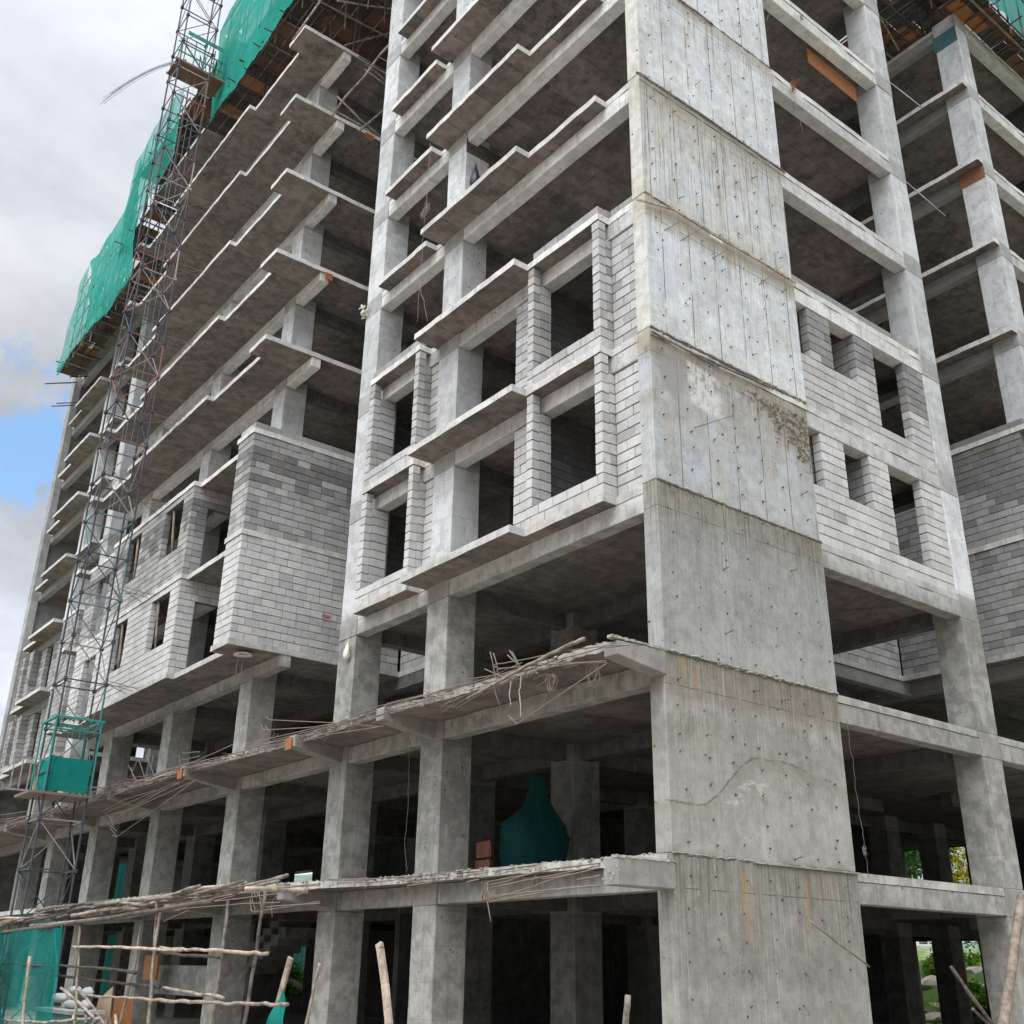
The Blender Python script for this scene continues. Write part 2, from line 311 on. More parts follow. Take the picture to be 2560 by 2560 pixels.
    pa = g.m('MULTIPLY', pa, g.ss(g.m('ADD', g.m('MULTIPLY', mid, .6), g.m('MULTIPLY', s1, .4)), .42, .52)); col = g.mix(g.m('MULTIPLY', pa, .8), col, (.60, .59, .56))
    gp = g.m('ADD', g.m('POWER', g.m('DIVIDE', g.m('SUBTRACT', x, .55), .36), 2.0), g.m('POWER', g.m('DIVIDE', g.m('SUBTRACT', z, 8.25), .5), 2.0))
    col = g.mix(g.m('MULTIPLY', g.ss(g.m('ADD', gp, mid), 1.7, 1.0), .75), col, (.27, .26, .25))
    # rust and seepage streaks below the first floor joint
    for xc, w, zt, zb in ((1.52, .10, -.2, -1.3), (1.62, .035, -.2, -1.6), (3.02, .05, -.2, -1.7), (3.35, .04, -.2, -.9), (.75, .07, 2.9, 2.2), (.42, .06, 3.0, 2.3)):
        k = g.m('MULTIPLY', g.ss(g.m('ABSOLUTE', g.m('SUBTRACT', g.m('ADD', x, g.m('MULTIPLY', g.m('SUBTRACT', mid, .5), .05)), xc)), w, w*.3), g.m('MULTIPLY', g.ss(z, zb, zb+.6), g.ss(z, zt+.03, zt)))
        k = g.m('MULTIPLY', k, g.ss(s1, .36, .56)); col = g.mix(g.m('MULTIPLY', k, .55), col, (.36, .21, .075))
    # pale repair line in the 0-3 m lift
    pk = g.m('SUBTRACT', z, g.m('ADD', .75, g.m('MULTIPLY', g.ss(x, 1.0, 2.0), .42)))
    pk = g.m('MULTIPLY', g.ss(g.m('ABSOLUTE', g.m('ADD', pk, g.m('MULTIPLY', g.m('SUBTRACT', mid, .5), .9))), .08, .01), g.m('MULTIPLY', g.ss(x, .1, .4), g.ss(x, 2.7, 2.4)))
    pk = g.m('MULTIPLY', pk, g.ss(g.noise(P, 2.2, 4.0), .46, .6)); col = g.mix(g.m('MULTIPLY', pk, .7), col, (.50, .465, .39))
    pe = g.m('SUBTRACT', z, g.m('ADD', g.m('ADD', .74, g.m('MULTIPLY', g.ss(x, .6, 2.1), .88)), g.m('MULTIPLY', g.ss(x, 2.6, 4.6), -.22)))
    pe = g.m('ADD', pe, g.m('MULTIPLY', g.m('SUBTRACT', g.noise(P, 7.0, 6.0, .75), .5), .16))
    below = g.m('MULTIPLY', g.ss(pe, .0, -.03), g.ss(pe, -.30, -.05)); near_ = g.m('MULTIPLY', g.ss(z, .2, .6), g.ss(z, 2.2, 1.9))
    col = g.mix(g.m('MULTIPLY', g.m('MULTIPLY', below, near_), .35), col, (.20, .175, .125))
    ln = g.m('MULTIPLY', g.m('MULTIPLY', g.ss(g.m('ABSOLUTE', pe), .030, .006), near_), g.ss(g.noise(P, 3.0, 3.0), .40, .52)); col = g.mix(g.m('MULTIPLY', ln, .7), col, (.09, .08, .065))
    v = g.n('ShaderNodeTexVoronoi', {'feature': 'F1'}, outp=0, Vector=P, Scale=9.0)
    pm = g.m('MULTIPLY', g.ss(v, .14, .07), g.ss(g.noise(P, 1.3, 3.0), .42, .58))
    v2 = g.n('ShaderNodeTexVoronoi', {'feature': 'F1'}, outp=0, Vector=P, Scale=2.6)
    pm = g.m('MAXIMUM', g.m('MULTIPLY', pm, .7), g.ss(v2, .075, .05))
    col = g.mix(pm, col, (.06, .05, .04))
    v3 = g.n('ShaderNodeTexVoronoi', {'feature': 'F1'}, outp=0, Vector=P, Scale=60.0)
    rough_ = g.m('MULTIPLY', g.ss(v3, .35, .15), g.m('MULTIPLY', g.ss(g.noise(P, .9, 3.0), .45, .6), g.m('MULTIPLY', g.ss(z, 6.0, 6.2), g.ss(z, 9.0, 8.8))))
    col = g.mix(g.m('MULTIPLY', rough_, .5), col, g.mulc(col, .45))
    col = g.mulc(col, g.m('ADD', .84, g.m('MULTIPLY', fine, .32)))
    hb = g.m('SUBTRACT', g.m('ADD', g.m('MULTIPLY', mid, .9), g.m('MULTIPLY', fine, .3)), g.m('ADD', g.m('MULTIPLY', pm, 1.0), g.m('MULTIPLY', seam, .8)))
    hb = g.m('ADD', hb, g.m('MULTIPLY', g.m('MULTIPLY', hcv, hc), 2.0))
    return finish(m, g, col, .82, hb, .7, .014)
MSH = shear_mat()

# ---------------------------------------------------------------- mesh helpers
class MB:
    def __init__(s): s.v = []; s.f = []; s.t = []
    def box(s, x0, x1, y0, y1, z0, z1, tint=(1, 1, 1), j=0.0):
        b = len(s.v)
        for z in (z0, z1):
            for x, y in ((x0, y0), (x1, y0), (x1, y1), (x0, y1)):
                s.v.append((x + R.uniform(-j, j), y + R.uniform(-j, j), z + R.uniform(-j, j)) if j else (x, y, z))
        for q in ((3, 2, 1, 0), (4, 5, 6, 7), (0, 1, 5, 4), (1, 2, 6, 5), (2, 3, 7, 6), (3, 0, 4, 7)):
            s.f.append(tuple(b + i for i in q)); s.t.append(tint)
        return s
    def wavy(s, x0, x1, y0, y1, z0, z1, j=.005, step=.45):
        """box cut into short lengths along its longest side, each ring a little off, as cast members are"""
        d = (x1-x0, y1-y0, z1-z0); ax = d.index(max(d)); n = max(1, int(d[ax]/step)); b = len(s.v)
        lo, hi = [x0, y0, z0], [x1, y1, z1]; o1, o2 = [(1, 2), (2, 0), (0, 1)][ax]
        for i in range(n+1):
            t = lo[ax] + d[ax]*i/n
            for (e, f) in ((0, 0), (1, 0), (1, 1), (0, 1)):
                p = [0, 0, 0]; p[ax] = t
                p[o1] = (hi if e else lo)[o1] + R.uniform(-j, j); p[o2] = (hi if f else lo)[o2] + R.uniform(-j, j); s.v.append(tuple(p))
        for i in range(n):
            for k in range(4): a, c = b+i*4+k, b+i*4+(k+1) % 4; s.f.append((a, c, c+4, a+4)); s.t.append((1, 1, 1))
        s.f.append((b+3, b+2, b+1, b)); e = b+n*4; s.f.append((e, e+1, e+2, e+3)); s.t += [(1, 1, 1)]*2
        return s
    def obox(s, p, q, w, h, tint=(1, 1, 1), up=(0, 0, 1)):
        """bar of section w x h from p to q"""
        p, q = Vector(p), Vector(q); d = (q - p).normalized(); u = Vector(up)
        a = d.cross(u)
        if a.length < 1e-3: a = d.cross(Vector((1, 0, 0)))
        a.normalize(); c = a.cross(d).normalized(); b = len(s.v)
        for e in (p, q):
            for i, k in ((-1, -1), (1, -1), (1, 1), (-1, 1)): s.v.append(tuple(e + a*(i*w/2) + c*(k*h/2)))
        for f in ((3, 2, 1, 0), (4, 5, 6, 7), (0, 1, 5, 4), (1, 2, 6, 5), (2, 3, 7, 6), (3, 0, 4, 7)):
            s.f.append(tuple(b + i for i in f)); s.t.append(tint)
        return s
    def tube(s, pts, r, n=6, r1=None, wob=0.0, sub=0, tint=(1, 1, 1)):
        pts = [Vector(p) for p in pts]
        if sub:
            o = []
            for a, b in zip(pts, pts[1:]):
                for i in range(sub): o.append(a.lerp(b, i/sub))
            pts = o + [pts[-1]]
        if wob: pts = [p + Vector((R.uniform(-wob, wob), R.uniform(-wob, wob), R.uniform(-wob, wob))) for p in pts]
        r1 = r if r1 is None else r1; b = len(s.v); L = len(pts); pa = None
        for i, p in enumerate(pts):
            d = (pts[min(i+1, L-1)] - pts[max(i-1, 0)]).normalized()
            if pa is None:
                a = d.cross(Vector((.3, .2, 1)))
                if a.length < 1e-3: a = d.cross(Vector((1, 0, 0)))
            else: a = pa - d*pa.dot(d)
            a.normalize(); pa = a; c = d.cross(a)
            rr = (r + (r1 - r)*i/(L-1)) * (R.uniform(.88, 1.12) if wob else 1)
            for k in range(n):
                t = 2*math.pi*k/n; s.v.append(tuple(p + (a*math.cos(t) + c*math.sin(t))*rr))
        for i in range(L-1):
            for k in range(n):
                s.f.append((b+i*n+k, b+i*n+(k+1) % n, b+(i+1)*n+(k+1) % n, b+(i+1)*n+k)); s.t.append(tint)
        s.f.append(tuple(b+k for k in reversed(range(n)))); s.f.append(tuple(b+(L-1)*n+k for k in range(n))); s.t += [tint, tint]
        return s
    def prism(s, poly, z0, z1, tint=(1, 1, 1)):
        from mathutils.geometry import tessellate_polygon
        b = len(s.v); n = len(poly)
        for z in (z0, z1):
            for x, y in poly: s.v.append((x, y, z))
        A = sum(poly[i][0]*poly[(i+1) % n][1] - poly[(i+1) % n][0]*poly[i][1] for i in range(n))
        for tri in tessellate_polygon([[Vector((x, y, 0)) for x, y in poly]]):
            t = list(tri); p = [poly[i] for i in t]
            ar = (p[1][0]-p[0][0])*(p[2][1]-p[0][1]) - (p[2][0]-p[0][0])*(p[1][1]-p[0][1])
            if ar < 0: t.reverse()
            s.f.append(tuple(b+n+i for i in t)); s.f.append(tuple(b+i for i in reversed(t))); s.t += [tint, tint]
        for i in range(n):
            j = (i+1) % n
            s.f.append((b+i, b+j, b+n+j, b+n+i) if A > 0 else (b+j, b+i, b+n+i, b+n+j)); s.t.append(tint)
        return s
    def build(s, name, mat, parent=None, smooth=False, bevel=0.0, origin=None):
        me = bpy.data.meshes.new(name)
        off = Vector(origin) if origin else Vector((0, 0, 0))
        me.from_pydata([tuple(Vector(v) - off) for v in s.v], [], s.f); me.update()
        at = me.attributes.new('tint', 'FLOAT_COLOR', 'FACE')
        at.data.foreach_set('color', [c for t in s.t for c in (t[0], t[1], t[2], 1.0)])
        me.materials.append(mat)
        if smooth: me.polygons.foreach_set('use_smooth', [True]*len(me.polygons))
        o = bpy.data.objects.new(name, me); COL.objects.link(o); o.location = off
        if parent:
            o.parent = parent; o.matrix_parent_inverse = Matrix.Identity(4); w = Vector((0, 0, 0)); q = parent
            while q: w += q.location; q = q.parent
            o.location = off - w
        if bevel:
            bv = o.modifiers.new('edge', 'BEVEL'); bv.width = bevel; bv.segments = 1; bv.limit_method = 'ANGLE'
        return o

def empty(name, loc=(0, 0, 0)):
    o = bpy.data.objects.new(name, None); COL.objects.link(o); o.location = loc; o.empty_display_size = .3; return o
def tag(o, label=None, cat=None, group=None, kind=None):
    if label: o['label'] = label
    if cat: o['category'] = cat
    if group: o['group'] = group
    if kind: o['kind'] = kind
    return o
def jag(poly, step=.45, amp=.012, amp2=None, only=None):
    """break long edges of an outline into short, slightly uneven runs"""
    out = []
    n = len(poly)
    for i in range(n):
        a, b = Vector(poly[i]), Vector(poly[(i+1) % n]); L = (b-a).length
        out.append(tuple(a))
        if only and not only(a, b): continue
        k = int(L/step); d = (b-a).normalized() if L > 0 else Vector((1, 0)); nrm = Vector((-d.y, d.x))
        for q in range(1, k):
            out.append(tuple(a + d*(L*q/k + R.uniform(-.3, .3)*step*.5) + nrm*R.uniform(-amp, amp)))
    return out
# ---------------------------------------------------------------- setting
GZ = -3.2
def ground():
    mb = MB(); n = 60
    def h(x, y):
        d = max(0, x-27, y-46)
        e = max(0, (x - 27)) 
        v = GZ + .05*math.sin(x*1.7)*math.cos(y*1.3)
        t = min(1, max(0, (x-28.6)/2.8)); v += 2.15*t*t*(3-2*t) + .12*math.sin(x*2.1+y)*t
        v += min(3.0, max(0, y-46)*.12)
        return v
    xs = [-400, -150, -60, -30] + [-20 + i*2.0 for i in range(22)] + [24+i*.5 for i in range(24)] + [36 + i*2.0 for i in range(22)] + [90, 120, 200, 500]
    ys = [-400, -150, -60, -30] + [-20 + i*2.0 for i in range(50)] + [90, 120, 200, 500]
    for y in ys:
        for x in xs: mb.v.append((x, y, h(x, y)))
    w = len(xs)
    for j in range(len(ys)-1):
        for i in range(w-1): mb.f.append((j*w+i, j*w+i+1, (j+1)*w+i+1, (j+1)*w+i)); mb.t.append((1, 1, 1))
    m, g = newmat('site_ground'); P, _ = geo(g); x, y, z = g.sep(P)
    n1 = g.noise(P, .5, 6.0, .65); n2 = g.noise(P, 6.0, 5.0, .7)
    soil = g.mix(g.ss(n1, .35, .65), (.20, .17, .135), (.33, .30, .26))
    soil = g.mulc(soil, g.m('ADD', .85, g.m('MULTIPLY', n2, .6)))
    gr = g.mix(n2, (.05, .10, .02), (.12, .20, .045))
    far = g.m('MULTIPLY', g.m('MAXIMUM', g.ss(x, 25.5, 28.0), g.ss(y, 47.0, 50.0)), g.ss(n1, .38, .5))
    finish(m, g, g.mix(far, soil, gr), .95, n2, .6, .05)
    tag(mb.build('ground', m, smooth=True), kind='structure')
ground()
def hills():
    mb = MB(); n = 120; rows = 9
    for j in range(rows):
        for i in range(n+1):
            a = math.radians(-25 + 150*i/n); rad = 150 + 22*j
            hgt = GZ - 1 + (j/(rows-1))**.8*(17 + 7*math.sin(a*7) + 4*math.sin(a*17+1) + 3*math.sin(a*31))
            mb.v.append((rad*math.cos(a), rad*math.sin(a), hgt))
    for j in range(rows-1):
        for i in range(n): mb.f.append((j*(n+1)+i, j*(n+1)+i+1, (j+1)*(n+1)+i+1, (j+1)*(n+1)+i)); mb.t.append((1, 1, 1))
    m, g = newmat('far_hill_green'); P, _ = geo(g)
    n1 = g.noise(P, .06, 8.0, .7)
    finish(m, g, g.mix(g.ss(n1, .38, .62), (.075, .13, .105), (.17, .23, .18)), .95)
    tag(mb.build('hill', m, smooth=True), kind='structure')
hills()

# ---------------------------------------------------------------- the building
B = empty('unfinished_building', (0, 0, GZ))
tag(B, 'grey concrete frame of an unfinished multi-storey block with partly laid block walls', 'building')
LV = [0.0, 3.05] + [6.0 + 3*i for i in range(9)]      # slab tops: 0, 3.05, 6, 9 ... 30
WALLY = 42.4
A_L = [(0, 9.42), (-.33, 9.42), (-.33, 7.18), (0, 7.18), (0, 6.92), (-.66, 6.92), (-.66, 3.17), (-.30, 3.17), (-.30, 1.0), (0, 1.0), (0, 0)]
def c_side():     # the far stair block is the near one mirrored
    f = lambda p: (p[0] + .3, WALLY - p[1])
    return [f(p) for p in reversed(A_L)][1:]      # starts at the far wall end, comes forward
def outline(k):
    ce = 14.3 if k < 9 else 14.74
    o = [(0, 0), (9.86, 0), (9.86, 4.7), (ce, 4.7), (ce, 0), (27, 0), (27, 14.6), (16, 14.6), (16, WALLY-.0)]
    o += [(.3, WALLY)] + c_side() + [(.3, 31.9), (3.8, 31.9), (3.8, 29.0)]
    o += [(-1.5, 29.0), (-1.5, 28.4), (-1.12, 28.4), (-1.12, 25.1), (-1.35, 25.1), (-1.35, 18.05), (-1.12, 18.05), (-1.12, 14.68), (-1.5, 14.68), (-1.5, 13.6), (3.6, 13.6), (3.6, 10.55), (0, 10.55)]
    o += A_L[:-1]
    return o
near = lambda a, b: a.x < 15.5 and (a-b).length > .3
for k in range(2, 10):
    poly = jag(outline(k), .3, .011, only=near)
    if k == 9: pass
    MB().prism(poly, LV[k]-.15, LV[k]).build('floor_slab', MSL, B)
# the eleventh floor is cast only at the far end
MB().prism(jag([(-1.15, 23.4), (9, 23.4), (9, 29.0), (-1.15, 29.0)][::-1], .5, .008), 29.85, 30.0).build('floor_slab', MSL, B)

# podium slabs with their broken outer strip
def podium(z, edge, th):
    pts = []
    for (y0, x0), (y1, x1) in zip(edge, edge[1:]):
        n = max(2, int((y1-y0)/.11))
        for i in range(n):
            t = i/n; pts.append((x0+(x1-x0)*t + R.gauss(0, .018) + (.05 if R.random() < .12 else 0), y0+(y1-y0)*t))
    pts.append((edge[-1][1], edge[-1][0]))
    poly = [(0.02, .01), (27, .01), (27, 14.6), (16, 14.6), (16, 44), (pts[-1][0], 44)] + pts[::-1]
    return MB().prism(poly, z-th, z).build('floor_slab', MSL, B)
podium(3.05, [(.30, -1.0), (1.0, -1.0), (3.4, -.92), (6.2, -1.08), (10.8, -1.05), (16.6, -1.36), (25.7, -1.34), (33.5, -1.3), (44, -1.3)], .14)
podium(0.0, [(.30, -.12), (1.6, -.14), (2.5, -.27), (4.1, -.27), (7.4, -.42), (10.2, -1.05), (16.6, -1.3), (25.7, -1.3), (33.5, -1.3), (44, -1.3)], .14)
# rough crumbs of concrete left on the broken edges
def crumbs(z, edge, seed):
    mb = MB()
    for (y0, x0), (y1, x1) in zip(edge, edge[1:]):
        y = y0
        while y < y1:
            t = (y-y0)/(y1-y0); x = x0+(x1-x0)*t; s = R.uniform(.008, .022) * (1.7 if R.random() < .06 else 1)
            zz = z + R.uniform(-.005, .012) if R.random() < .6 else z - R.uniform(.02, .12)
            xx = x + (R.uniform(.0, .06) if zz > z-.01 else -.01)
            mb.box(xx-s, xx+s, y-s*1.6, y+s*1.6, zz-s*.6, zz+s*.8, j=s*.45)
            y += R.uniform(.02, .13) * (1 if y0 < 20 else 2.5)
    return tag(mb.build('broken_edge', MRAW, B), kind='stuff')
crumbs(3.05, [(.30, -1.0), (1.0, -1.0), (3.4, -.92), (6.2, -1.08), (10.8, -1.05), (16.6, -1.36), (25.7, -1.34), (33.5, -1.3)], 1)
crumbs(0.0, [(.30, -.12), (1.6, -.14), (2.5, -.27), (4.1, -.27), (7.4, -.42), (10.2, -1.05), (16.6, -1.3), (25.7, -1.3)], 2)

# canopy brackets
def bracket(y0, y1, z, tip, deep, shallow, tiptop=.012):
    b = MB(); base = len(b.v)
    for x, d, tt in ((tip, shallow, tiptop), (.02, deep, .012)):
        for y in (y0, y1):
            b.v.append((x, y, z-tt)); b.v.append((x, y, z-d))
    # order: (tip,y0,top)0 (tip,y0,bot)1 (tip,y1,top)2 (tip,y1,bot)3 (in,y0,top)4 ...
    for f in ((0, 2, 3, 1), (0, 1, 5, 4), (2, 6, 7, 3), (1, 3, 7, 5), (0, 4, 6, 2), (4, 5, 7, 6)): b.f.append(f); b.t.append((1, 1, 1))
    return b.build('canopy_bracket', MC, B, bevel=.012)
bracket(-.02, .28, 3.06, -1.03, .42, .28, .06)
bracket(-.02, .28, -.11, -1.12, .39, .39)
crumb = MB()
for _ in range(26):
    s = R.uniform(.004, .014); crumb.box(-1.14+R.uniform(-.015, .05), -1.10+R.uniform(0, .05), R.uniform(0, .25), R.uniform(.02, .3), -.12-R.uniform(0, .36), -.10-R.uniform(0, .3), j=s) if False else crumb.box(*(lambda x, y, z: (x-s, x+s, y-s, y+s, z-s, z+s))(-1.12+R.uniform(-.01, .02), R.uniform(-.02, .28), -.13-R.uniform(0, .34)), j=s*.5)
tag(crumb.build('broken_edge', MRAW, B), kind='stuff')
lip_ = MB()
for i in range(28):
    x = -1.1+i*.042; s = R.uniform(.008, .022); lip_.box(x-s*1.5, x+s*1.5, -.03, .10, 3.045-s, 3.05+s, j=s*.4); lip_.box(x-s*1.5, x+s*1.5, -.03, .10, -.125-s*.6, -.12+s, j=s*.4)
tag(lip_.build('broken_edge', MRAW, B), kind='stuff')
for yy in (6.3, 9.95, 15.45, 20.9, 26.4, 32.0):
    bracket(yy, yy+.28, 3.05, -1.22 if yy < 12 else -1.45, .48, .26)
    if yy > 9: bracket(yy, yy+.28, 0.0, -1.15 if yy < 12 else -1.4, .46, .34)

# columns
def column(x0, x1, y0, y1, ztop=27.0, mat=MC, zb=GZ-.3, jit=.006):
    mb = MB(); zs = [zb] + [l for l in LV if l <= ztop+.01]
    for a, b in zip(zs, zs[1:]):
        dx, dy = R.uniform(-jit, jit), R.uniform(-jit, jit)
        mb.wavy(x0+dx, x1+dx, y0+dy, y1+dy, a, b-.52)
        dx, dy = R.uniform(-jit, jit)*.6, R.uniform(-jit, jit)*.6
        mb.wavy(x0+dx-.004, x1+dx+.004, y0+dy-.004, y1+dy+.004, b-.52, b, .006)
    return mb.build('column', mat, B, bevel=.012)
YK = [(6.03, 6.80), (9.76, 10.52), (15.2, 15.97), (20.68, 21.42), (26.1, 26.9)]
for i, (a, b) in enumerate(YK):
    column(-.012, .70, a, b, 30.0 if i < 2 else 27.0)
    for X in (3.4, 9.15):
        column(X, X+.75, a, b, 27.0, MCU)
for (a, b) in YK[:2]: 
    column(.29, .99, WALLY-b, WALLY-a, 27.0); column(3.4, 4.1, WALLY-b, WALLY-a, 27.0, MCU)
column(9.15, 9.862, -.012, .65, 30.0)
column(14.6, 15.22, -.012, .75, 29.6)
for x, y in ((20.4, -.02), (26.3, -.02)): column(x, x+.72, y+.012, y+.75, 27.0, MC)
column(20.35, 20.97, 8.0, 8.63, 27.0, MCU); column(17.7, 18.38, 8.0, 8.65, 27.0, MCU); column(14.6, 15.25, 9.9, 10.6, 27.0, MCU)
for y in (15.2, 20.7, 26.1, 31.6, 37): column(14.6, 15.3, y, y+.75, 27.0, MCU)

MBG = concrete('inner_beam_concrete_shaded', (.125, .12, .11), (.08, .077, .07), head=False)  # beam concrete darkened so its colour carries the shade inside
# beams: facade, then the cross grid
def beam(x0, x1, y0, y1, top, d=.5, mat=MBM): return MB().wavy(x0, x1, y0, y1, top-d, top-.146, .0045, .4).build('beam', mat, B, bevel=.010)
for k, z in enumerate(LV[:10]):
    s = .02 if k < 2 else .008
    beam(s, .31, .31, 10.5, z, .5)
    beam(4.40, 9.17, s, .31, z, .50 if k != 0 else .5)
    beam(.006, .30, 13.63 if k > 1 else 10.5, 28.9 if k > 1 else 31, z, .46)
    beam(.33, .60, 31.95, WALLY-.3, z, .5, MCU)
    if k < 2: beam(9.85, 14.62, .02, .31, z, .5)
    beam(15.2, 26.9, .012, .31, z, .5)
    if k >= 2:
        beam(14.72, 15.0, .7, 12, z, .5, MCU)
        beam(9.5, 14.7, 4.75, 5.0, z, .5, MCU)
for k, z in enumerate(LV[:10]):      # cross beams, one lattice per floor
    mb = MB()
    for (a, b) in YK: mb.box(.28, 15, a+.22, a+.52, z-.48, z-.147)
    for (a, b) in YK[:2]: mb.box(.58, 15, WALLY-b+.2, WALLY-b+.5, z-.48, z-.147)
    for X in (3.62, 9.37): mb.box(X, X+.3, .3 if X > 5 else .31, 41.5, z-.485, z-.148)
    mb.box(15.2, 26, 8.4, 8.7, z-.48, z-.147); mb.box(15.2, 26, 4.3, 4.6, z-.48, z-.147)
    mb.build('beam_grid', MBG, B)
# block A row two beams seen in the first bay
# shear wall, cast floor by floor
zs = [GZ-.3] + LV + [33.0]
mb = MB()
for i, (a, b) in enumerate(zip(zs, zs[1:])):
    dx, dy = R.uniform(-.012, .012), (-.012, .004, -.010, .010, -.008, .012, -.010, .006, .012, -.006, 0, 0)[i]
    if b <= 3.1: dx = 0
    mb.box(0.0+dx*.6-.02, 4.42+dx, 0.0+dy, .33, a, b)
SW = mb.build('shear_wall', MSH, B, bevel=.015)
mb = MB().box(-.01, .33, WALLY-.33-.3, WALLY-.01, GZ, 27.0); mb.box(.29, 6, WALLY-.3, WALLY+.012, GZ, 30.0); mb.build('shear_wall', MCU, B)

# mortar beads along the casting joints and the wandering one in the second lift
for i, z in enumerate(LV[:8]):
    y = -.012 if i not in (3, 5) else -.015
    MB().tube([(-.02, y, z+.01), (4.42, y, z+R.uniform(-.02, .03))], .016 if i in (1, 2) else .010, 5, wob=.012, sub=60).build('mortar_bead', MRAW, SW)
    MB().tube([(-.02, -.006, z-.014), (4.42, -.006, z-.022)], .012 if i not in (1, 2) else .017, 5, wob=.012, sub=80).build('joint_gap', MMO, SW)
MB().tube([(1.2, -.012, 3.03), (3.2, -.012, 3.035)], .018, 5, wob=.02, sub=30).build('mortar_bead', MRAW, SW)
mb = MB()
mb.box(1.75, 4.45, -.05, 0, -.03, .0, j=.006); mb.build('concrete_lip', MRAW, SW)
# three pipe sleeves below the 6 m joint
for x, hz_ in ((.50, 5.68), (1.78, 5.68), (3.02, 5.68), (.66, 11.42), (1.86, 11.42), (3.12, 11.40)):
    mb = MB(); n = 14
    for rr, yy in ((.062, -.006), (.046, -.010), (.042, .004)):
        for k in range(n): mb.v.append((x+rr*math.cos(2*math.pi*k/n), yy, hz_ + rr*math.sin(2*math.pi*k/n)))
    for a in (0, 1):
        for k in range(n): mb.f.append((a*n+k, a*n+(k+1) % n, (a+1)*n+(k+1) % n, (a+1)*n+k)); mb.t.append((1, 1, 1))
    mb.f.append(tuple(2*n+k for k in range(n))); mb.t.append((1, 1, 1))
    mb.build('pipe_sleeve', MWK, SW)
# cut tie bars standing out of the shear wall: nobody would count them
mb = MB()
zq = GZ+.4
while zq < 24:
    nx_ = 7
    for i in range(nx_):
        if R.random() < .12: continue
        x = .28 + i*.62 + R.uniform(-.07, .07); z = zq + R.uniform(-.08, .08)
        L = R.uniform(.02, .05) if R.random() < .93 else R.uniform(.07, .14)
        mb.tube([(x, .01, z), (x+L*R.uniform(-.1, .5), -L, z+L*R.uniform(-.1, .5))], .0055 if R.random() < .7 else .008, 5)
        mb.tube([(x, .0, z), (x, -.016, z)], R.uniform(.011, .019), 7)
        if R.random() < .10: mb.tube([(x, -.01, z), (x+.05, -.05, z-.06), (x+R.uniform(-.1, .12), -.04, z-.14), (x+R.uniform(-.1, .1), -.03, z-.10)], .0028, 4)
    zq += R.uniform(.36, .46)
tag(mb.build('cut_tie_bar', MWK, SW), kind='stuff')
mb = MB()
for cx0, yf, zr in ((9.3, -.03, (GZ, 26)), ):
    for _ in range(70):
        z = R.uniform(*zr); x = R.uniform(9.2, 9.8)
        L = R.uniform(.02, .04); mb.tube([(x, 0, z), (x+.01, -L, z+.01)], .005, 4)
for (a, b) in YK:
    for _ in range(60):
        z = R.uniform(GZ, 25); y = R.uniform(a+.1, b-.1); L = R.uniform(.025, .05)
        if R.random() < .5: mb.tube([(0, y, z), (-L, y, z+.01)], .006, 4)
        else: x = R.uniform(.1, .6); mb.tube([(x, a+.01, z), (x, a-L, z+.01)], .006, 4); mb.tube([(x, a+.01, z), (x, a-.014, z)], .013, 6)
tag(mb.build('cut_tie_bar', MWK, B), kind='stuff')

# ---------------------------------------------------------------- block walls
CH, BLK = .2, .405
def blockwall(axis, c, th, u0, u1, z0, z1, holes=(), tone=None, out=-1, ragged=0.0, name='block_wall', lead=0.0):
    """courses of hollow blocks with raked joints. axis 'x': wall lies in plane x=c and runs along y.
    out=-1: outer face looks to -axis and stands at c, the wall goes back th."""
    mb = MB(); mo = MB()
    nC = max(1, round((z1-z0)/CH)); ch = (z1-z0)/nC
    for i in range(nC):
        za, zb = z0+i*ch, z0+(i+1)*ch; zm = (za+zb)/2
        cuts = [(u0, u1)]
        for (a, b, p, q) in holes:
            if p < zm < q:
                nw = []
                for (s, e) in cuts:
                    if b <= s or a >= e: nw.append((s, e)); continue
                    if a > s: nw.append((s, a))
                    if b < e: nw.append((b, e))
                cuts = nw
        for (s, e) in cuts:
            if e-s < .04: continue
            ee = e - (R.uniform(0, ragged) if ragged else 0)
            def put(m_, a, b, d, zz0, zz1, tint, dep):
                lo, hi = (c+d, c+th-dep) if out < 0 else (c-th+dep, c-d)
                jj = .0035 if m_ is mb else 0
                if axis == 'x': m_.box(lo, hi, a, b, zz0, zz1, tint, jj)
                else: m_.box(a, b, lo, hi, zz0, zz1, tint, jj)
            put(mo, s+.012, ee-.012, .018, za, zb-.0005, (1, 1, 1), .018)
            u = s - ((i % 2)*BLK/2 + R.uniform(0, .05) if e-s > .5 else 0); first = True
            while u < ee-.02:
                L = BLK
                a, b = max(u, s), min(u+L-.011, ee)
                if first: a = s; first = False
                if ee-b < .06: b = ee; L = max(L, ee-u+.01)
                if R.random() < .05 and L > .3 and b-a > .3 and b < ee:        # a cut block or a stack of slivers fills the gap
                    b = a + (b-a)*.5
                    L = (b-a)+.009+ (a-u)
                if b-a > .03:
                    t = tone(((a+b)/2), zm) if tone else .42
                    t *= R.uniform(.86, 1.09)
                    w = R.uniform(-.012, .014)
                    if R.random() < .04: t *= .8
                    put(mb, a, b, R.uniform(-.003, .004), za+.004, zb-.013+R.uniform(-.003, .002), (t*1.03+w, t+w*.4, t*.955-w*.4), R.uniform(-.002, .003))
                u += L
    wall = mb.build(name, MBL, B, bevel=.006)
    mo.build('mortar', MMO, wall)
    return wall
def lvl(z): return z
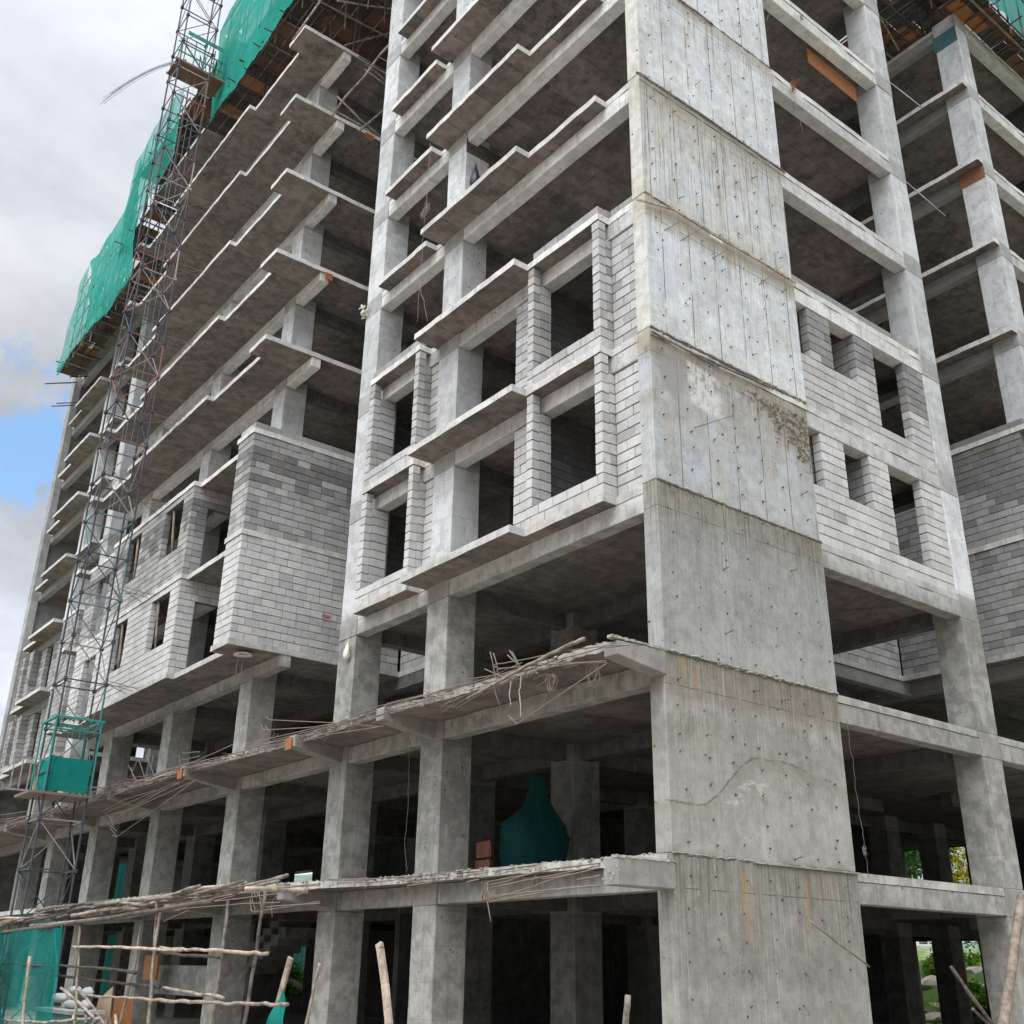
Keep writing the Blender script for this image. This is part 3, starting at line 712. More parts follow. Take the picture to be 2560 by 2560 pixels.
# tones: fresh pale blocks and rain-dark ones, as laid
def tA(u, z): return .47
def tA4(u, z): return .43 if R.random() < .7 else .32
def tR3(u, z): return .50
def tR4(u, z): return (.22 + (.02 if R.random() < .5 else 0)) if z > 10.55 + .35*math.sin(u*2) else .44
def tBs(u, z): return .50 if z > 7.0 else .46
def tB4(u, z):
    if z > 11.5: return .30
    return .17 if (z > 10.9 or (10.5 < z and R.random() < .55)) and R.random() < .92 else (.35 if R.random() < .75 else .27)
def tW(u, z):
    k = 11.9 - z + (u-.5)*.42
    if z > 9: return .19 if k < 1.9 + (.2 if R.random() < .5 else 0) or R.random() < .1 else .33
    return .32 if R.random() < .75 else .24
S3, S4 = (6.0, 8.84), (9.0, 11.84)
for (za, zb, tn) in ((*S3, tA), (*S4, tA4)):
    hb = zb-.36      # underside of the facade beam
    blockwall('x', .035, .2, .34, .98, za, hb, tone=tn)                       # infill beside the shear wall
    blockwall('x', -.285, .19, 1.0, 3.16, za, zb, [(1.19, 2.98, za+.42, zb+1)], tn)    # sill and its two piers
    blockwall('y', 1.0, .19, -.092, .25, za, hb, tone=tn)
    blockwall('y', 2.985, .175, -.092, .20, za, hb, tone=tn)
    blockwall('x', .035, .2, 3.17, 3.95, za, hb, tone=tn)
    blockwall('x', .035, .2, 6.81, 7.17, za, hb, tone=tn)
    blockwall('x', -.315, .19, 7.19, 9.41, za, zb, [(7.37, 9.2, za+.42, zb+1)], tn)
    blockwall('y', 7.19, .19, -.122, .24, za, hb, tone=tn)
    blockwall('y', 9.2, .2, -.122, .32, za, hb, tone=tn)
    blockwall('x', .035, .2, 9.41, 9.74, za, hb, tone=tn)
    dk = lambda u, z: .15  # blocks inside the rooms darkened, room shade put into the tone
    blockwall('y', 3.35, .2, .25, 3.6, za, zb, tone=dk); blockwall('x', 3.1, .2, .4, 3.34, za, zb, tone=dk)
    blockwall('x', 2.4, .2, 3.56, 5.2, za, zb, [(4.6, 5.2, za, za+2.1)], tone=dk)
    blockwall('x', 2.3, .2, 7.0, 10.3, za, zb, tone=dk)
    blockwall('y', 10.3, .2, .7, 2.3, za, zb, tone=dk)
# one course laid on the next slab
one = lambda u, z: .30
blockwall('x', -.28, .19, 1.02, 3.0, 12.0, 12.2, tone=one); blockwall('y', 1.0, .19, -.092, .2, 12.0, 12.2, tone=one)
blockwall('x', .03, .19, .36, .98, 12.0, 12.2, tone=one)
blockwall('x', -.31, .19, 7.25, 9.35, 12.0, 12.2, tone=one)
# right facade bay
hR = [(4.3, 4.80), (5.58, 6.45), (7.15, 8.35)]
for (za, zb, tn) in ((6.0, 8.5, tR3), (9.0, 11.5, tR4)):
    blockwall('y', .02, .2, 4.43, 9.14, za, zb, [(hR[0][0], hR[0][1], za+1.2, zb+1), (hR[1][0], hR[1][1], za+1.2, zb+1), (hR[2][0], hR[2][1], za+.42, zb+1)], tn)
    blockwall('x', 4.66, .2, .26, 1.9, za, zb, tone=lambda u, z: .15, out=-1)  # inner wall, shade behind the opening put into its tone
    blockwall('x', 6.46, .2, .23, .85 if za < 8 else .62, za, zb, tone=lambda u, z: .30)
    blockwall('y', 2.9, .2, 4.5, 9.1, za, zb, tone=lambda u, z: .09)  # back of the bay toned down to paint the shade behind the windows
blockwall('y', .03, .19, 4.43, 9.12, 12.0, 12.2, tone=lambda u, z: .26)
# block B: the closed box and the windowed stretch beside it
for (za, zb, tn) in ((6.0, 8.86, tBs), (9.0, 11.86, tB4)):
    blockwall('y', 13.62, .2, -1.47, 3.55, za, zb, tone=tn)
    blockwall('x', -1.475, .2, 13.825, 14.6, za, zb, tone=tn)
    hh = zb-.16
    wn = [(18.80, 20.30, za+1.02, hh), (22.35, 23.6, za+1.02, hh), (25.12, 26.0, za, zb)]
    blockwall('x', -1.32, .2, 18.08, 25.05, za, zb, wn, tn)
    blockwall('x', -1.10, .2, 25.08, 28.3, za, zb, [(25.9, 27.2, za, za+2.2)], tn)
    blockwall('y', 18.08, .2, -1.115, .1, za, zb, [(-.80, .1, za, za+2.15)], tn)
    blockwall('x', .05, .2, 14.3, 18.0, za, zb, [(15.1, 16.1, za, zb), (16.6, 17.6, za, za+2.1)], tone=lambda u, z: .26)
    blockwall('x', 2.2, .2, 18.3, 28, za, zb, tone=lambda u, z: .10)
blockwall('y', 13.63, .19, -1.46, 3.4, 12.0, 12.2, tone=lambda u, z: .28)
blockwall('x', -1.465, .19, 13.83, 14.55, 12.0, 12.2, tone=lambda u, z: .40)
# between the two blocks: the back of the left court
blockwall('x', 3.62, .2, 10.6, 13.6, 6.0, 7.1, tone=lambda u, z: .38); blockwall('x', 3.62, .2, 10.6, 13.6, 9.0, 9.8, tone=lambda u, z: .38)
# right court: sill wall at the back, closed wall on the far side
for za in (6.0, 9.0):
    blockwall('y', 4.72, .2, 9.9, 14.3, za, za+1.05, tone=lambda u, z: .40)
    blockwall('x', 14.33, .2, .35, 4.7, za, za+2.85, tone=tW)
blockwall('x', 14.33, .2, .2, 4.6, 12.0, 12.2, tone=lambda u, z: .2)
# far stair block: piers with tall gaps
for (za, zb) in (S3, S4):
    f = lambda y: WALLY-y
    blockwall('x', .05, .2, f(3.1), f(1.0), za, zb-.36, [(f(2.4), f(1.6), za+.4, zb)], tW)
    blockwall('y', f(3.16), .19, .02, .5, za, zb-.36, tone=tW); blockwall('y', f(1.2), .19, .02, .5, za, zb-.36, tone=tW)
    blockwall('x', .35, .2, f(3.95), f(3.2), za, zb-.36, tone=tW)
    blockwall('x', .00, .2, f(9.4), f(7.2), za, zb, tone=tW)
    blockwall('y', f(9.42), .19, .2, .6, za, zb-.36, tone=tW)
    blockwall('x', .35, .2, f(6.0), f(5.0), za, zb-.36, tone=tW)
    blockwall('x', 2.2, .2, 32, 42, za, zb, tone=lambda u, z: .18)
# inner walls added to keep daylight out of the deep plan
mb = MB()
for k in range(2, 10):
    z = LV[k]; mb.box(13.0, 13.15, 13, 41, z+.002, z+2.84)
    mb.box(7.0, 7.15, 29.2, 31.9, z+.002, z+2.84)
for (za, zb, p, q) in ((GZ, -.16, -2.7, -.36), (.002, 2.9, 1.45, 2.0)):
    mb.box(9.6, 9.75, 13.2, 28.95, za, zb); mb.box(9.6, 9.75, 30.75, 44, za, zb); mb.box(9.6, 9.75, 28.95, 30.75, za, p); mb.box(9.6, 9.75, 28.95, 30.75, q, zb)
    mb.box(9.8, 27, 14.3, 14.5, za, zb)
    mb.box(26.8, 27.0, .8, 10.75, za, zb); mb.box(26.8, 27.0, 11.5, 12.62, za, zb); mb.box(26.8, 27.0, 13.38, 14.3, za, zb); mb.box(26.8, 27, 10.75, 13.38, zb-.02 if za > 0 else -.38, zb)
for k in range(2, 10): z = LV[k]; mb.box(20, 20.15, .4, 14.5, z+.002, z+2.84); mb.box(9.2, 14.2, 11.2, 11.4, z+.002, z+2.84)
mb.box(2.6, 8.5, 11.3, 11.5, GZ, -.16)
mb.build('light_stop_wall', MIN, B)
# ---------------------------------------------------------------- broken bars along the canopies
BK = {'L2bars':[[(-1.15,0.07,2.64),(-1.15,2.2,2.07),(-1.15,2.26,2.08),(-1.15,2.47,2.24)],[(-1.15,2.8,3.11),(-1.15,2.9,3.15),(-1.15,2.9,3.18),(-1.15,2.46,3.14),(-1.15,1.06,3.03),(-1.15,-0.07,2.89),(-1.15,-0.39,2.81)],[(-1.15,2.83,3.04),(-1.15,2.77,3.09),(-1.15,1.83,2.95),(-1.15,0.1,2.68)],[(-1.15,2.77,3.08),(-1.15,2.32,3.03),(-1.15,1.36,2.88),(-1.15,0.1,2.65)],[(-1.15,2.66,2.91),(-1.15,1.36,2.92),(-1.15,0.2,2.9),(-1.15,-0.29,2.83)],[(-1.15,3.66,3.08),(-1.15,1.99,2.9),(-1.15,0.77,2.78)],[(-1.15,3.17,3.17),(-1.15,2.66,2.93),(-1.15,2.32,2.8)],[(-1.15,2.53,3.28),(-1.15,2.19,3.02)],[(-1.15,2.47,3.35),(-1.15,2.26,3.08)],[(-1.15,2.41,3.31),(-1.15,2.16,3.0)],[(-1.15,11.63,3.72),(-1.15,11.5,3.62),(-1.15,8.37,3.06),(-1.15,6.37,2.66)],[(-1.15,11.9,3.6),(-1.15,11.78,3.45),(-1.15,11.53,3.39),(-1.15,9.26,3.11),(-1.15,8.12,3.02),(-1.15,6.4,2.93)],[(-1.15,12.53,3.22),(-1.15,10.33,3.12),(-1.15,8.47,3.04),(-1.15,6.41,2.96)],[(-1.15,11.13,3.11),(-1.15,8.81,3.01),(-1.15,6.4,2.94)],[(-1.15,10.08,2.87),(-1.15,8.43,2.83),(-1.15,6.37,2.68)],[(-1.15,11.64,3.5),(-1.15,11.34,3.31)],[(-1.4,20.33,1.73),(-1.4,19.92,1.65),(-1.4,14.88,2.58)],[(-1.4,20.76,2.26),(-1.4,21.32,2.43),(-1.4,20.14,2.49),(-1.4,16.06,2.71)],[(-1.4,20.61,2.22),(-1.4,17.86,2.54),(-1.4,15.19,2.71)],[(-1.4,21.09,2.15),(-1.4,20.89,2.09),(-1.4,18.56,2.4),(-1.4,15.39,2.74)],[(-1.4,21.58,2.5),(-1.4,19.8,2.66),(-1.4,17.46,2.66)],[(-1.4,20.83,2.33),(-1.4,18.85,2.34),(-1.4,14.7,2.61)],[(-1.4,15.93,3.12),(-1.4,16.1,3.4)],[(-1.4,15.83,3.41),(-1.4,14.73,3.31)],[(-1.4,15.94,3.25),(-1.4,14.69,3.19)],[(-1.4,15.93,3.12),(-1.4,14.64,3.05)],[(-1.4,15.77,3.04),(-1.4,14.62,2.97)],[(-1.4,24.93,3.61),(-1.4,20.12,3.01)],[(-1.4,24.61,3.41),(-1.4,20.33,2.92)],[(-1.4,24.89,3.54),(-1.4,19.53,2.97)],[(-1.4,33.49,3.5),(-1.4,29.27,3.25),(-1.4,26.1,3.04)],[(-1.4,33.36,3.33),(-1.4,25.99,2.87)]],
'L2rust':[[(-1.15,3.01,3.44),(-1.15,2.87,3.05),(-1.15,2.74,2.71)],[(-1.15,2.92,3.39),(-1.15,2.78,3.1),(-1.15,2.72,2.73)],[(-1.15,2.93,2.87),(-1.15,2.71,2.45)],[(-1.4,20.77,2.29),(-1.4,20.3,1.94)],[(-1.4,20.89,2.09),(-1.4,19.99,1.81)],[(-1.4,20.66,1.97),(-1.4,19.93,1.67)],[(-1.4,19.9,3.62),(-1.4,18.91,3.04)],[(-1.4,19.11,3.7),(-1.4,18.39,3.09)],[(-1.4,18.57,3.74),(-1.4,17.59,3.0)],[(-1.4,19.2,3.71),(-1.4,19.74,3.08)],[(-1.4,19.61,3.53),(-1.4,19.14,3.01)],[(-1.4,19.94,3.16),(-1.4,19.82,2.97)],[(-1.4,18.0,3.66),(-1.4,18.06,3.06)],[(-1.4,19.9,3.24),(-1.4,18.36,3.03)],[(-1.4,19.77,3.14),(-1.4,17.56,2.91)]],
'L2stubs':[[(-1.05,1.86,2.61),(-1.05,1.48,2.74)],[(-1.05,1.95,2.76),(-1.05,1.61,2.8)],[(-1.05,4.11,2.65),(-1.05,3.31,2.81)],[(-1.05,4.25,2.69),(-1.05,3.67,2.81)],[(-1.05,4.62,2.63),(-1.05,4.16,2.76)],[(-1.05,4.63,2.75),(-1.05,4.32,2.83)],[(-1.05,4.55,2.78),(-1.05,3.86,2.84)],[(-1.05,1.18,2.8),(-1.05,0.85,2.79)],[(-1.05,4.39,2.8),(-1.05,4.05,2.83)],[(-1.1,7.92,2.8),(-1.1,7.55,2.86)],[(-1.1,7.26,2.67),(-1.1,6.88,2.85)],[(-1.1,7.37,2.73),(-1.1,7.0,2.85)],[(-1.1,8.98,2.83),(-1.1,8.56,2.88)],[(-1.1,8.9,2.7),(-1.1,8.56,2.88)],[(-1.1,7.64,2.8),(-1.1,7.39,2.86)],[(-1.1,11.57,3.12),(-1.1,11.18,3.27)],[(-1.1,11.39,3.08),(-1.1,11.01,3.23)],[(-1.1,12.41,3.21),(-1.1,11.96,3.33)],[(-1.1,7.2,2.7),(-1.1,6.63,2.89)]],
'log_on_canopy':[[(-1.2,3.54,2.71),(-1.2,2.59,2.86),(-1.2,1.93,2.96),(-1.2,1.37,3.03),(-1.2,0.82,3.09),(-1.2,0.52,3.1)]],
'strips':[[(-1.15,2.42,2.82),(-1.15,2.45,2.57),(-1.15,2.42,2.4)],[(-1.15,2.16,2.85),(-1.15,2.18,2.56),(-1.15,2.14,2.16)]],
'L1bars':[[(-0.95,3.22,-0.31),(-0.95,2.26,-0.25),(-0.95,1.52,-0.19),(-0.95,0.53,-0.17)],[(-0.95,3.16,-0.4),(-0.95,2.26,-0.33),(-0.95,0.53,-0.21)],[(-0.95,3.13,-0.36),(-0.95,2.65,-0.31),(-0.95,2.01,-0.22)],[(-0.95,3.15,-0.58),(-0.95,2.26,-0.46),(-0.95,1.52,-0.33),(-0.95,0.53,-0.24)],[(-0.95,3.21,-0.53),(-0.95,2.0,-0.5),(-0.95,1.17,-0.47),(-0.95,0.54,-0.48)],[(-0.95,3.15,-0.61),(-0.95,2.0,-0.53),(-0.95,1.05,-0.48),(-0.95,0.54,-0.48)],[(-0.95,3.34,-0.57),(-0.95,2.77,-0.53)],[(-0.95,1.83,-0.33),(-0.95,1.19,-0.29)],[(-0.95,1.02,-0.38),(-0.95,0.53,-0.34)],[(-0.95,2.08,-0.37),(-0.95,1.98,-0.27)],[(-0.95,5.57,-0.26),(-0.95,4.82,-0.24)],[(-0.95,3.79,-0.28),(-0.95,3.44,-0.25)],[(-1.5,10.72,-0.31),(-1.5,10.63,-0.54),(-1.5,10.5,-0.58),(-1.5,9.5,-0.54),(-1.5,7.7,-0.47)],[(-1.5,10.24,-0.38),(-1.5,10.16,-0.5),(-1.5,9.51,-0.5),(-1.5,7.7,-0.5)],[(-1.5,10.7,-0.1),(-1.5,9.23,-0.14),(-1.5,7.76,-0.15)],[(-1.5,10.54,-0.12),(-1.5,7.75,-0.18)],[(-1.5,15.26,-0.41),(-1.5,12.76,-0.4),(-1.5,11.06,-0.4),(-1.5,9.34,-0.43)],[(-1.5,15.19,-0.34),(-1.5,11.91,-0.3),(-1.5,9.2,-0.26),(-1.5,7.75,-0.23)],[(-1.5,14.37,-0.36),(-1.5,12.37,-0.22),(-1.5,10.64,-0.17)],[(-1.5,14.99,-0.45),(-1.5,11.52,-0.22)],[(-1.5,15.38,-0.66),(-1.5,13.9,-0.45)],[(-1.5,8.7,-0.33),(-1.5,8.23,-0.28)]],
'L1rust':[[(-0.95,3.22,-0.31),(-0.95,3.34,-0.56)],[(-0.95,3.19,-0.35),(-0.95,3.26,-0.58)],[(-0.95,3.2,-0.41),(-0.95,3.12,-0.58)],[(-0.95,3.22,-0.53),(-0.95,3.17,-0.66),(-0.95,3.09,-0.91)],[(-0.95,3.19,-0.31),(-0.95,3.19,-0.61)],[(-1.5,10.66,-0.1),(-1.5,10.43,-0.34)],[(-1.5,10.54,-0.12),(-1.5,10.34,-0.28),(-1.5,10.13,-0.37)],[(-1.5,10.68,-0.18),(-1.5,10.6,-0.35),(-1.5,10.38,-0.61)],[(-1.5,10.33,-0.18),(-1.5,10.2,-0.49)],[(-1.5,9.63,-0.7),(-1.5,9.71,-0.43),(-1.5,9.55,-0.31)]],
'pole':[[(-1.9,9.23,-0.25),(-1.9,9.33,-1.05),(-1.9,9.45,-1.85),(-1.9,9.51,-2.62)],[(-1.6,11.58,-0.32),(-1.6,11.55,-1.24),(-1.6,11.64,-2.04),(-1.6,11.73,-2.72)],[(-1.9,14.88,-0.24),(-1.9,14.67,-1.41),(-1.9,14.45,-2.83)],[(-1.9,20.28,-0.57),(-1.9,20.11,-1.19),(-1.9,19.77,-2.0),(-1.9,19.48,-2.89)],[(-1.6,16.56,-0.73),(-1.6,16.52,-1.48),(-1.6,16.74,-2.13),(-1.6,17.0,-2.94)],[(-1.9,14.64,-0.47),(-1.9,14.6,-1.22),(-1.9,14.51,-2.09),(-1.9,14.41,-2.83)]],
'rail':[[(-2.0,20.34,-1.21),(-2.0,18.16,-1.21),(-2.0,15.8,-1.26),(-2.0,12.77,-1.32)],[(-2.0,14.07,-1.26),(-2.0,12.19,-1.31),(-2.0,10.12,-1.34),(-2.0,8.67,-1.39)],[(-2.02,27.11,-1.67),(-2.02,22.74,-1.68),(-2.02,19.13,-1.69),(-2.02,15.3,-1.78)],[(-1.8,23.39,-1.87),(-1.8,19.66,-1.98),(-1.8,16.56,-2.05),(-1.8,14.26,-2.08)],[(-2.05,18.69,-2.35),(-2.05,15.73,-2.33),(-2.05,13.53,-2.32),(-2.05,11.04,-2.29)],[(-2.05,13.53,-2.33),(-2.05,10.51,-2.29),(-2.05,8.86,-2.25),(-2.05,7.54,-2.22)],[(-1.75,14.68,-1.35),(-1.75,12.74,-1.42),(-1.75,11.36,-1.44)],[(-1.7,14.42,-2.08),(-1.7,12.62,-2.16),(-1.7,11.01,-2.2)],[(-2.2,25.25,-3.18),(-2.2,20.79,-3.06),(-2.2,17.35,-2.82)]],
'diag':[[(-2.1,19.0,-2.2),(-2.1,17.81,-2.53),(-2.1,16.66,-2.92)],[(-2.15,20.18,-2.23),(-2.15,18.54,-2.51),(-2.15,17.0,-2.87)]],
'stake':[[(-2.4,22.67,-1.44),(-2.4,22.51,-2.15),(-2.4,22.18,-3.15)]],
'post':[[(-2.4,5.88,-1.55),(-2.4,6.03,-1.99),(-2.4,6.19,-2.47)],[(-3.2,-2.31,-1.83),(-3.2,-2.27,-2.12)]],
'rpole':[[(5.94,-2.0,-0.38),(5.37,-2.0,-1.32),(4.75,-2.0,-2.3)]],
'rstick':[[(4.26,-1.6,-1.45),(4.65,-1.6,-1.8),(5.2,-1.6,-2.25)],[(4.87,-1.5,-2.04),(5.25,-1.5,-2.25)]],
'wallstick':[[(2.55,-0.35,-0.83),(3.99,-0.35,-1.46)]],
'wallrod':[[(1.01,0.0,7.3),(1.55,-0.45,7.55)],[(0.91,0.0,11.31),(1.53,-0.12,11.91)],[(1.82,0.0,11.32),(2.1,-0.12,11.59)],[(3.19,0.0,11.31),(3.89,-0.12,12.03)],[(0.46,0.0,11.33),(0.81,-0.12,11.65)],[(1.65,0.0,15.7),(1.76,-0.12,15.85)]],
'batten':[[(-0.13,-0.04,14.92),(1.93,-0.04,14.96),(4.51,-0.04,14.92)],[(-0.31,-0.08,11.63),(0.7,-0.08,11.91),(1.93,-0.08,11.86),(3.0,-0.08,11.89),(4.4,-0.08,11.89)],[(-0.03,-0.04,8.87),(0.87,-0.04,8.84),(1.99,-0.04,8.88),(3.27,-0.04,8.94)],[(1.25,-0.04,17.95),(2.38,-0.04,17.94)]],
'wire':[[(-0.3,6.75,2.58),(-0.3,6.7,1.61),(-0.3,6.71,0.45),(-0.3,6.62,0.07)],[(4.4,-0.15,2.57),(4.45,-0.15,1.71),(4.49,-0.15,0.8),(4.51,-0.15,0.43),(4.55,-0.15,-0.11)],[(-0.8,6.52,17.36),(-0.8,6.47,15.65),(-0.8,6.57,14.78),(-0.8,6.56,13.57),(-0.8,6.6,12.09)],[(-0.8,6.71,13.36),(-0.8,6.39,12.61),(-0.8,6.16,11.92)],[(4.61,-0.1,20.26),(4.5,-0.1,19.77),(4.3,-0.1,19.35)],[(4.89,-0.25,17.22),(4.94,-0.25,16.67),(5.09,-0.25,16.24)]],
'tangle':[[(5.11,-0.1,17.81)],[(-0.8,6.53,15.31)],[(-1.1,1.42,2.64)],[(-0.9,0.68,2.64)],[(5.82,-0.1,20.56)],[(4.5,-0.15,0.38)]],
'poleprop':[[(-1.17,13.3,28.07),(-1.96,13.3,25.74)],[(-0.28,13.4,23.66),(-0.28,12.6,23.85),(0.02,12.0,24.4),(0.16,11.3,24.91),(0.24,10.6,24.97)],[(0.72,13.4,23.6),(1.18,13.4,24.36),(1.64,13.4,25.17)],[(-0.25,13.8,24.34),(0.46,13.8,24.33),(1.1,13.8,24.28),(1.83,13.8,24.13)],[(0.19,14.2,25.4),(1.13,14.2,24.95),(1.97,14.2,24.68)],[(0.75,13.5,26.43),(1.62,13.5,26.24)],[(0.49,13.5,26.82),(1.58,13.5,26.85)],[(0.82,13.6,26.78),(1.66,13.6,26.57)]]}
# the low scaffold stands well in front of the columns: move its traced lines out to its own line
CAMP = Vector((-11.806, -11.265, -1.6))
def outward(p, k=.8): return tuple(CAMP + (Vector(p)-CAMP)*k)
for kk in ('pole', 'rail', 'diag', 'stake'): BK[kk] = [[outward(p) for p in L] for L in BK[kk]]
def bars(key, r, mat, wob=.0, n=6, sub=3, cap=100, name='exposed_bar', parent=None):
    for L in BK[key][:cap]:
        MB().tube(L, r, n, wob=wob, sub=sub).build(name, mat, parent or B, smooth=True)
bars('L2bars', .010, MREB, .006); bars('L1bars', .0115, MREB, .005)
mb = MB()
for k in ('L2rust', 'L1rust', 'L2stubs'):
    for L in BK[k]: mb.tube(L, .0095 if 'rust' in k else .0075, 6, wob=.004, sub=2)
# many short bar ends and sagging distribution bars along the break
def fringe(mb, z, edge, dens, L0, L1):
    for (y0, x0), (y1, x1) in zip(edge, edge[1:]):
        y = y0
        while y < y1:
            t = (y-y0)/(y1-y0); x = x0+(x1-x0)*t
            L = R.uniform(L0, L1); a = R.gauss(0, .55); dz = R.uniform(-.55, .12)
            p = Vector((x+.06, y, z-.07)); d = Vector((-abs(math.cos(a)), math.sin(a)*1.4, dz)).normalized()
            mb.tube([p, p+d*L*.5, p+d*L+Vector((0, 0, -.03*L))], .0055, 5, wob=.004)
            y += R.expovariate(dens)
def runs(mb, z, edge, n, r, zoff=(-.14, .02), xo=(-.10, .02), lmin=1.5, lmax=5):
    ys, ye = edge[0][0], edge[-1][0]
    def ex(y):
        for (a, b), (c, d) in zip(edge, edge[1:]):
            if a <= y <= c: return b+(d-b)*(y-a)/(c-a)
        return edge[-1][1]
    for _ in range(n):
        y0 = R.uniform(ys, ye-1); L = R.uniform(lmin, lmax); k = max(3, int(L/.5)); ox = R.uniform(*xo); oz = R.uniform(*zoff); sl = R.gauss(0, .02); sx = R.gauss(-.01, .02)
        pts = []
        for i in range(k+1):
            y = min(y0+L*i/k, ye); t = i/k
            pts.append((ex(y)+ox+sx*L*abs(t-.5)*2, y, z+oz+sl*L*(t-.5)-.02*math.sin(math.pi*t)))
        mb.tube(pts, r, 5, wob=.006)
E2 = [(.9, -1.0), (3.4, -.92), (6.2, -1.08), (10.8, -1.05), (16.6, -1.36), (25.7, -1.34), (33.5, -1.3)]
E1 = [(1.8, -.14), (2.5, -.27), (4.1, -.27), (7.4, -.42), (10.2, -1.05), (16.6, -1.3), (25.7, -1.3)]
fringe(mb, 3.05, E2, 4.6, .12, .6); fringe(mb, 0.0, E1, 2.8, .08, .4)
runs(mb, 3.05, E2, 64, .009, (-.16, .05), (-.16, .02)); runs(mb, 0.0, E1, 30, .008)
runs(mb, 3.05, E2[3:], 50, .010, (-.2, .1), (-.22, .02), 2, 6)
tag(mb.build('exposed_bar', MREB, B, smooth=True), kind='stuff')
for k in ('strips',):
    for L in BK[k]: MB().tube(L, .011, 5, wob=.012, sub=6, r1=.004).build('hanging_strip', MSACK, B)

def tube_thing(name, cat, label, pts, r, mat, n=8, r1=None, wob=.008, sub=3, group=None, smooth=True):
    o = MB().tube(pts, r, n, r1=r1, wob=wob, sub=sub).build(name, mat, None, smooth=smooth, origin=pts[-1])
    return tag(o, label, cat, group)

tube_thing('weathered_pole', 'pole', 'crooked grey branch lying on the broken edge of the upper canopy', BK['log_on_canopy'][0], .028, MWL, r1=.034)
for (y, z, tx) in ((10.05, 3.0, -1.24), (15.55, 3.0, -1.47)):
    MB().box(tx-.02, tx, y-.03, y+.25, z-.26, z-.0).build('orange_stop_board', MORG, B)

# wires and tangles of tie wire
wl = ['thin grey cable hanging beside the front column of the podium', 'thin white cable dropping past the right edge of the shear wall', 'long rusty wire hanging down from the upper balcony ledge', 'short rusty wire hanging below the long one at the balcony ledges',
      'loose wire curling off the upper right edge of the shear wall', 'frayed wire dangling from the second edge beam of the right bay']
for L, lab in zip(BK['wire'], wl): tube_thing('hanging_wire', 'wire', lab, L, .0055, MWIRE if 'cable' not in lab else MCAB, n=5, wob=.02, sub=6)
tl = ['red brown tangle of tie wire on the upper edge beam of the right bay', 'rusty tangle of wire caught on the hanging wire by the balcony ledges', 'knot of thin wire under the upper canopy between two bar ends', 'loose rings of thin wire below the canopy next to its corner bracket',
      'small grey tuft of tie wire on the topmost edge beam of the right bay', 'small knot of white string on the cable beside the shear wall']
for i, (L, lab) in enumerate(zip(BK['tangle'], tl)):
    c = Vector(L[0]); mb = MB(); rr = (.20, .22, .14, .22, .12, .07)[i]
    for _ in range((16, 12, 7, 5, 9, 8)[i]):
        a = R.uniform(0, 6.28); pts = []
        ph = R.uniform(0, 6.28); s = R.uniform(.4, 1)*rr
        for k in range(9):
            t = a + k*.75
            pts.append(c + Vector((math.cos(t)*s*(.35 if L[0][1] < 1 else .3) + R.uniform(-.03, .03), (math.sin(t)*s*.3 if abs(L[0][1]) < .3 else math.sin(t+ph)*s*.8), math.cos(t+ph)*s*1.2 - k*.008)))
        mb.tube(pts, .0035, 4)
    if i == 0:
        for _ in range(26):
            d = Vector((R.gauss(0, .12), R.uniform(-.18, 0), R.uniform(-.05, .2))); mb.tube([c + Vector((0, 0, .03)), c + d*.6 + Vector((0, 0, .05)), c + d], .0035, 4)
    tag(mb.build('wire_tangle', MREBR if i == 0 else MWIRE, None, origin=c), lab, 'wire')

# ---------------------------------------------------------------- things on the shear wall
for L, lab in zip(BK['batten'], ['thin timber batten left along the casting joint high on the shear wall', 'warped peeling plank hanging along the shear wall joint where rods stick out', 'rust brown batten along the joint at the foot of the palest wall panel', 'short dark batten at the very top of the shear wall']):
    mb = MB(); pts = [Vector(p) for p in L]
    o = []
    for a, b in zip(pts, pts[1:]):
        for i in range(4): o.append(a.lerp(b, i/4) + Vector((0, R.uniform(-.006, .006), R.uniform(-.008, .008))))
    o.append(pts[-1])
    for a, b in zip(o, o[1:]): mb.obox(a, b, .035, .03)
    tag(mb.build('timber_batten', MWD if 'peeling' not in lab else MWL, None, origin=L[0]), lab, 'batten')
rl = ['long rod sticking out of the shear wall above the honeycombed patch', 'longest rod sticking out below the peeling plank', 'short rod in the middle of the row below the peeling plank', 'rod at the right end of the row below the peeling plank', 'first rod of the row below the peeling plank, by the corner', 'short rod alone on the upper streaked wall panel']
for L, lab in zip(BK['wallrod'], rl): tube_thing('wall_rod', 'rod', lab, L, .008, MREB, n=6, wob=0, sub=1)
tube_thing('thin_stick', 'stick', 'pale thin stick propped aslant against the foot of the shear wall', BK['wallstick'][0], .014, MWL, wob=.006, sub=4)

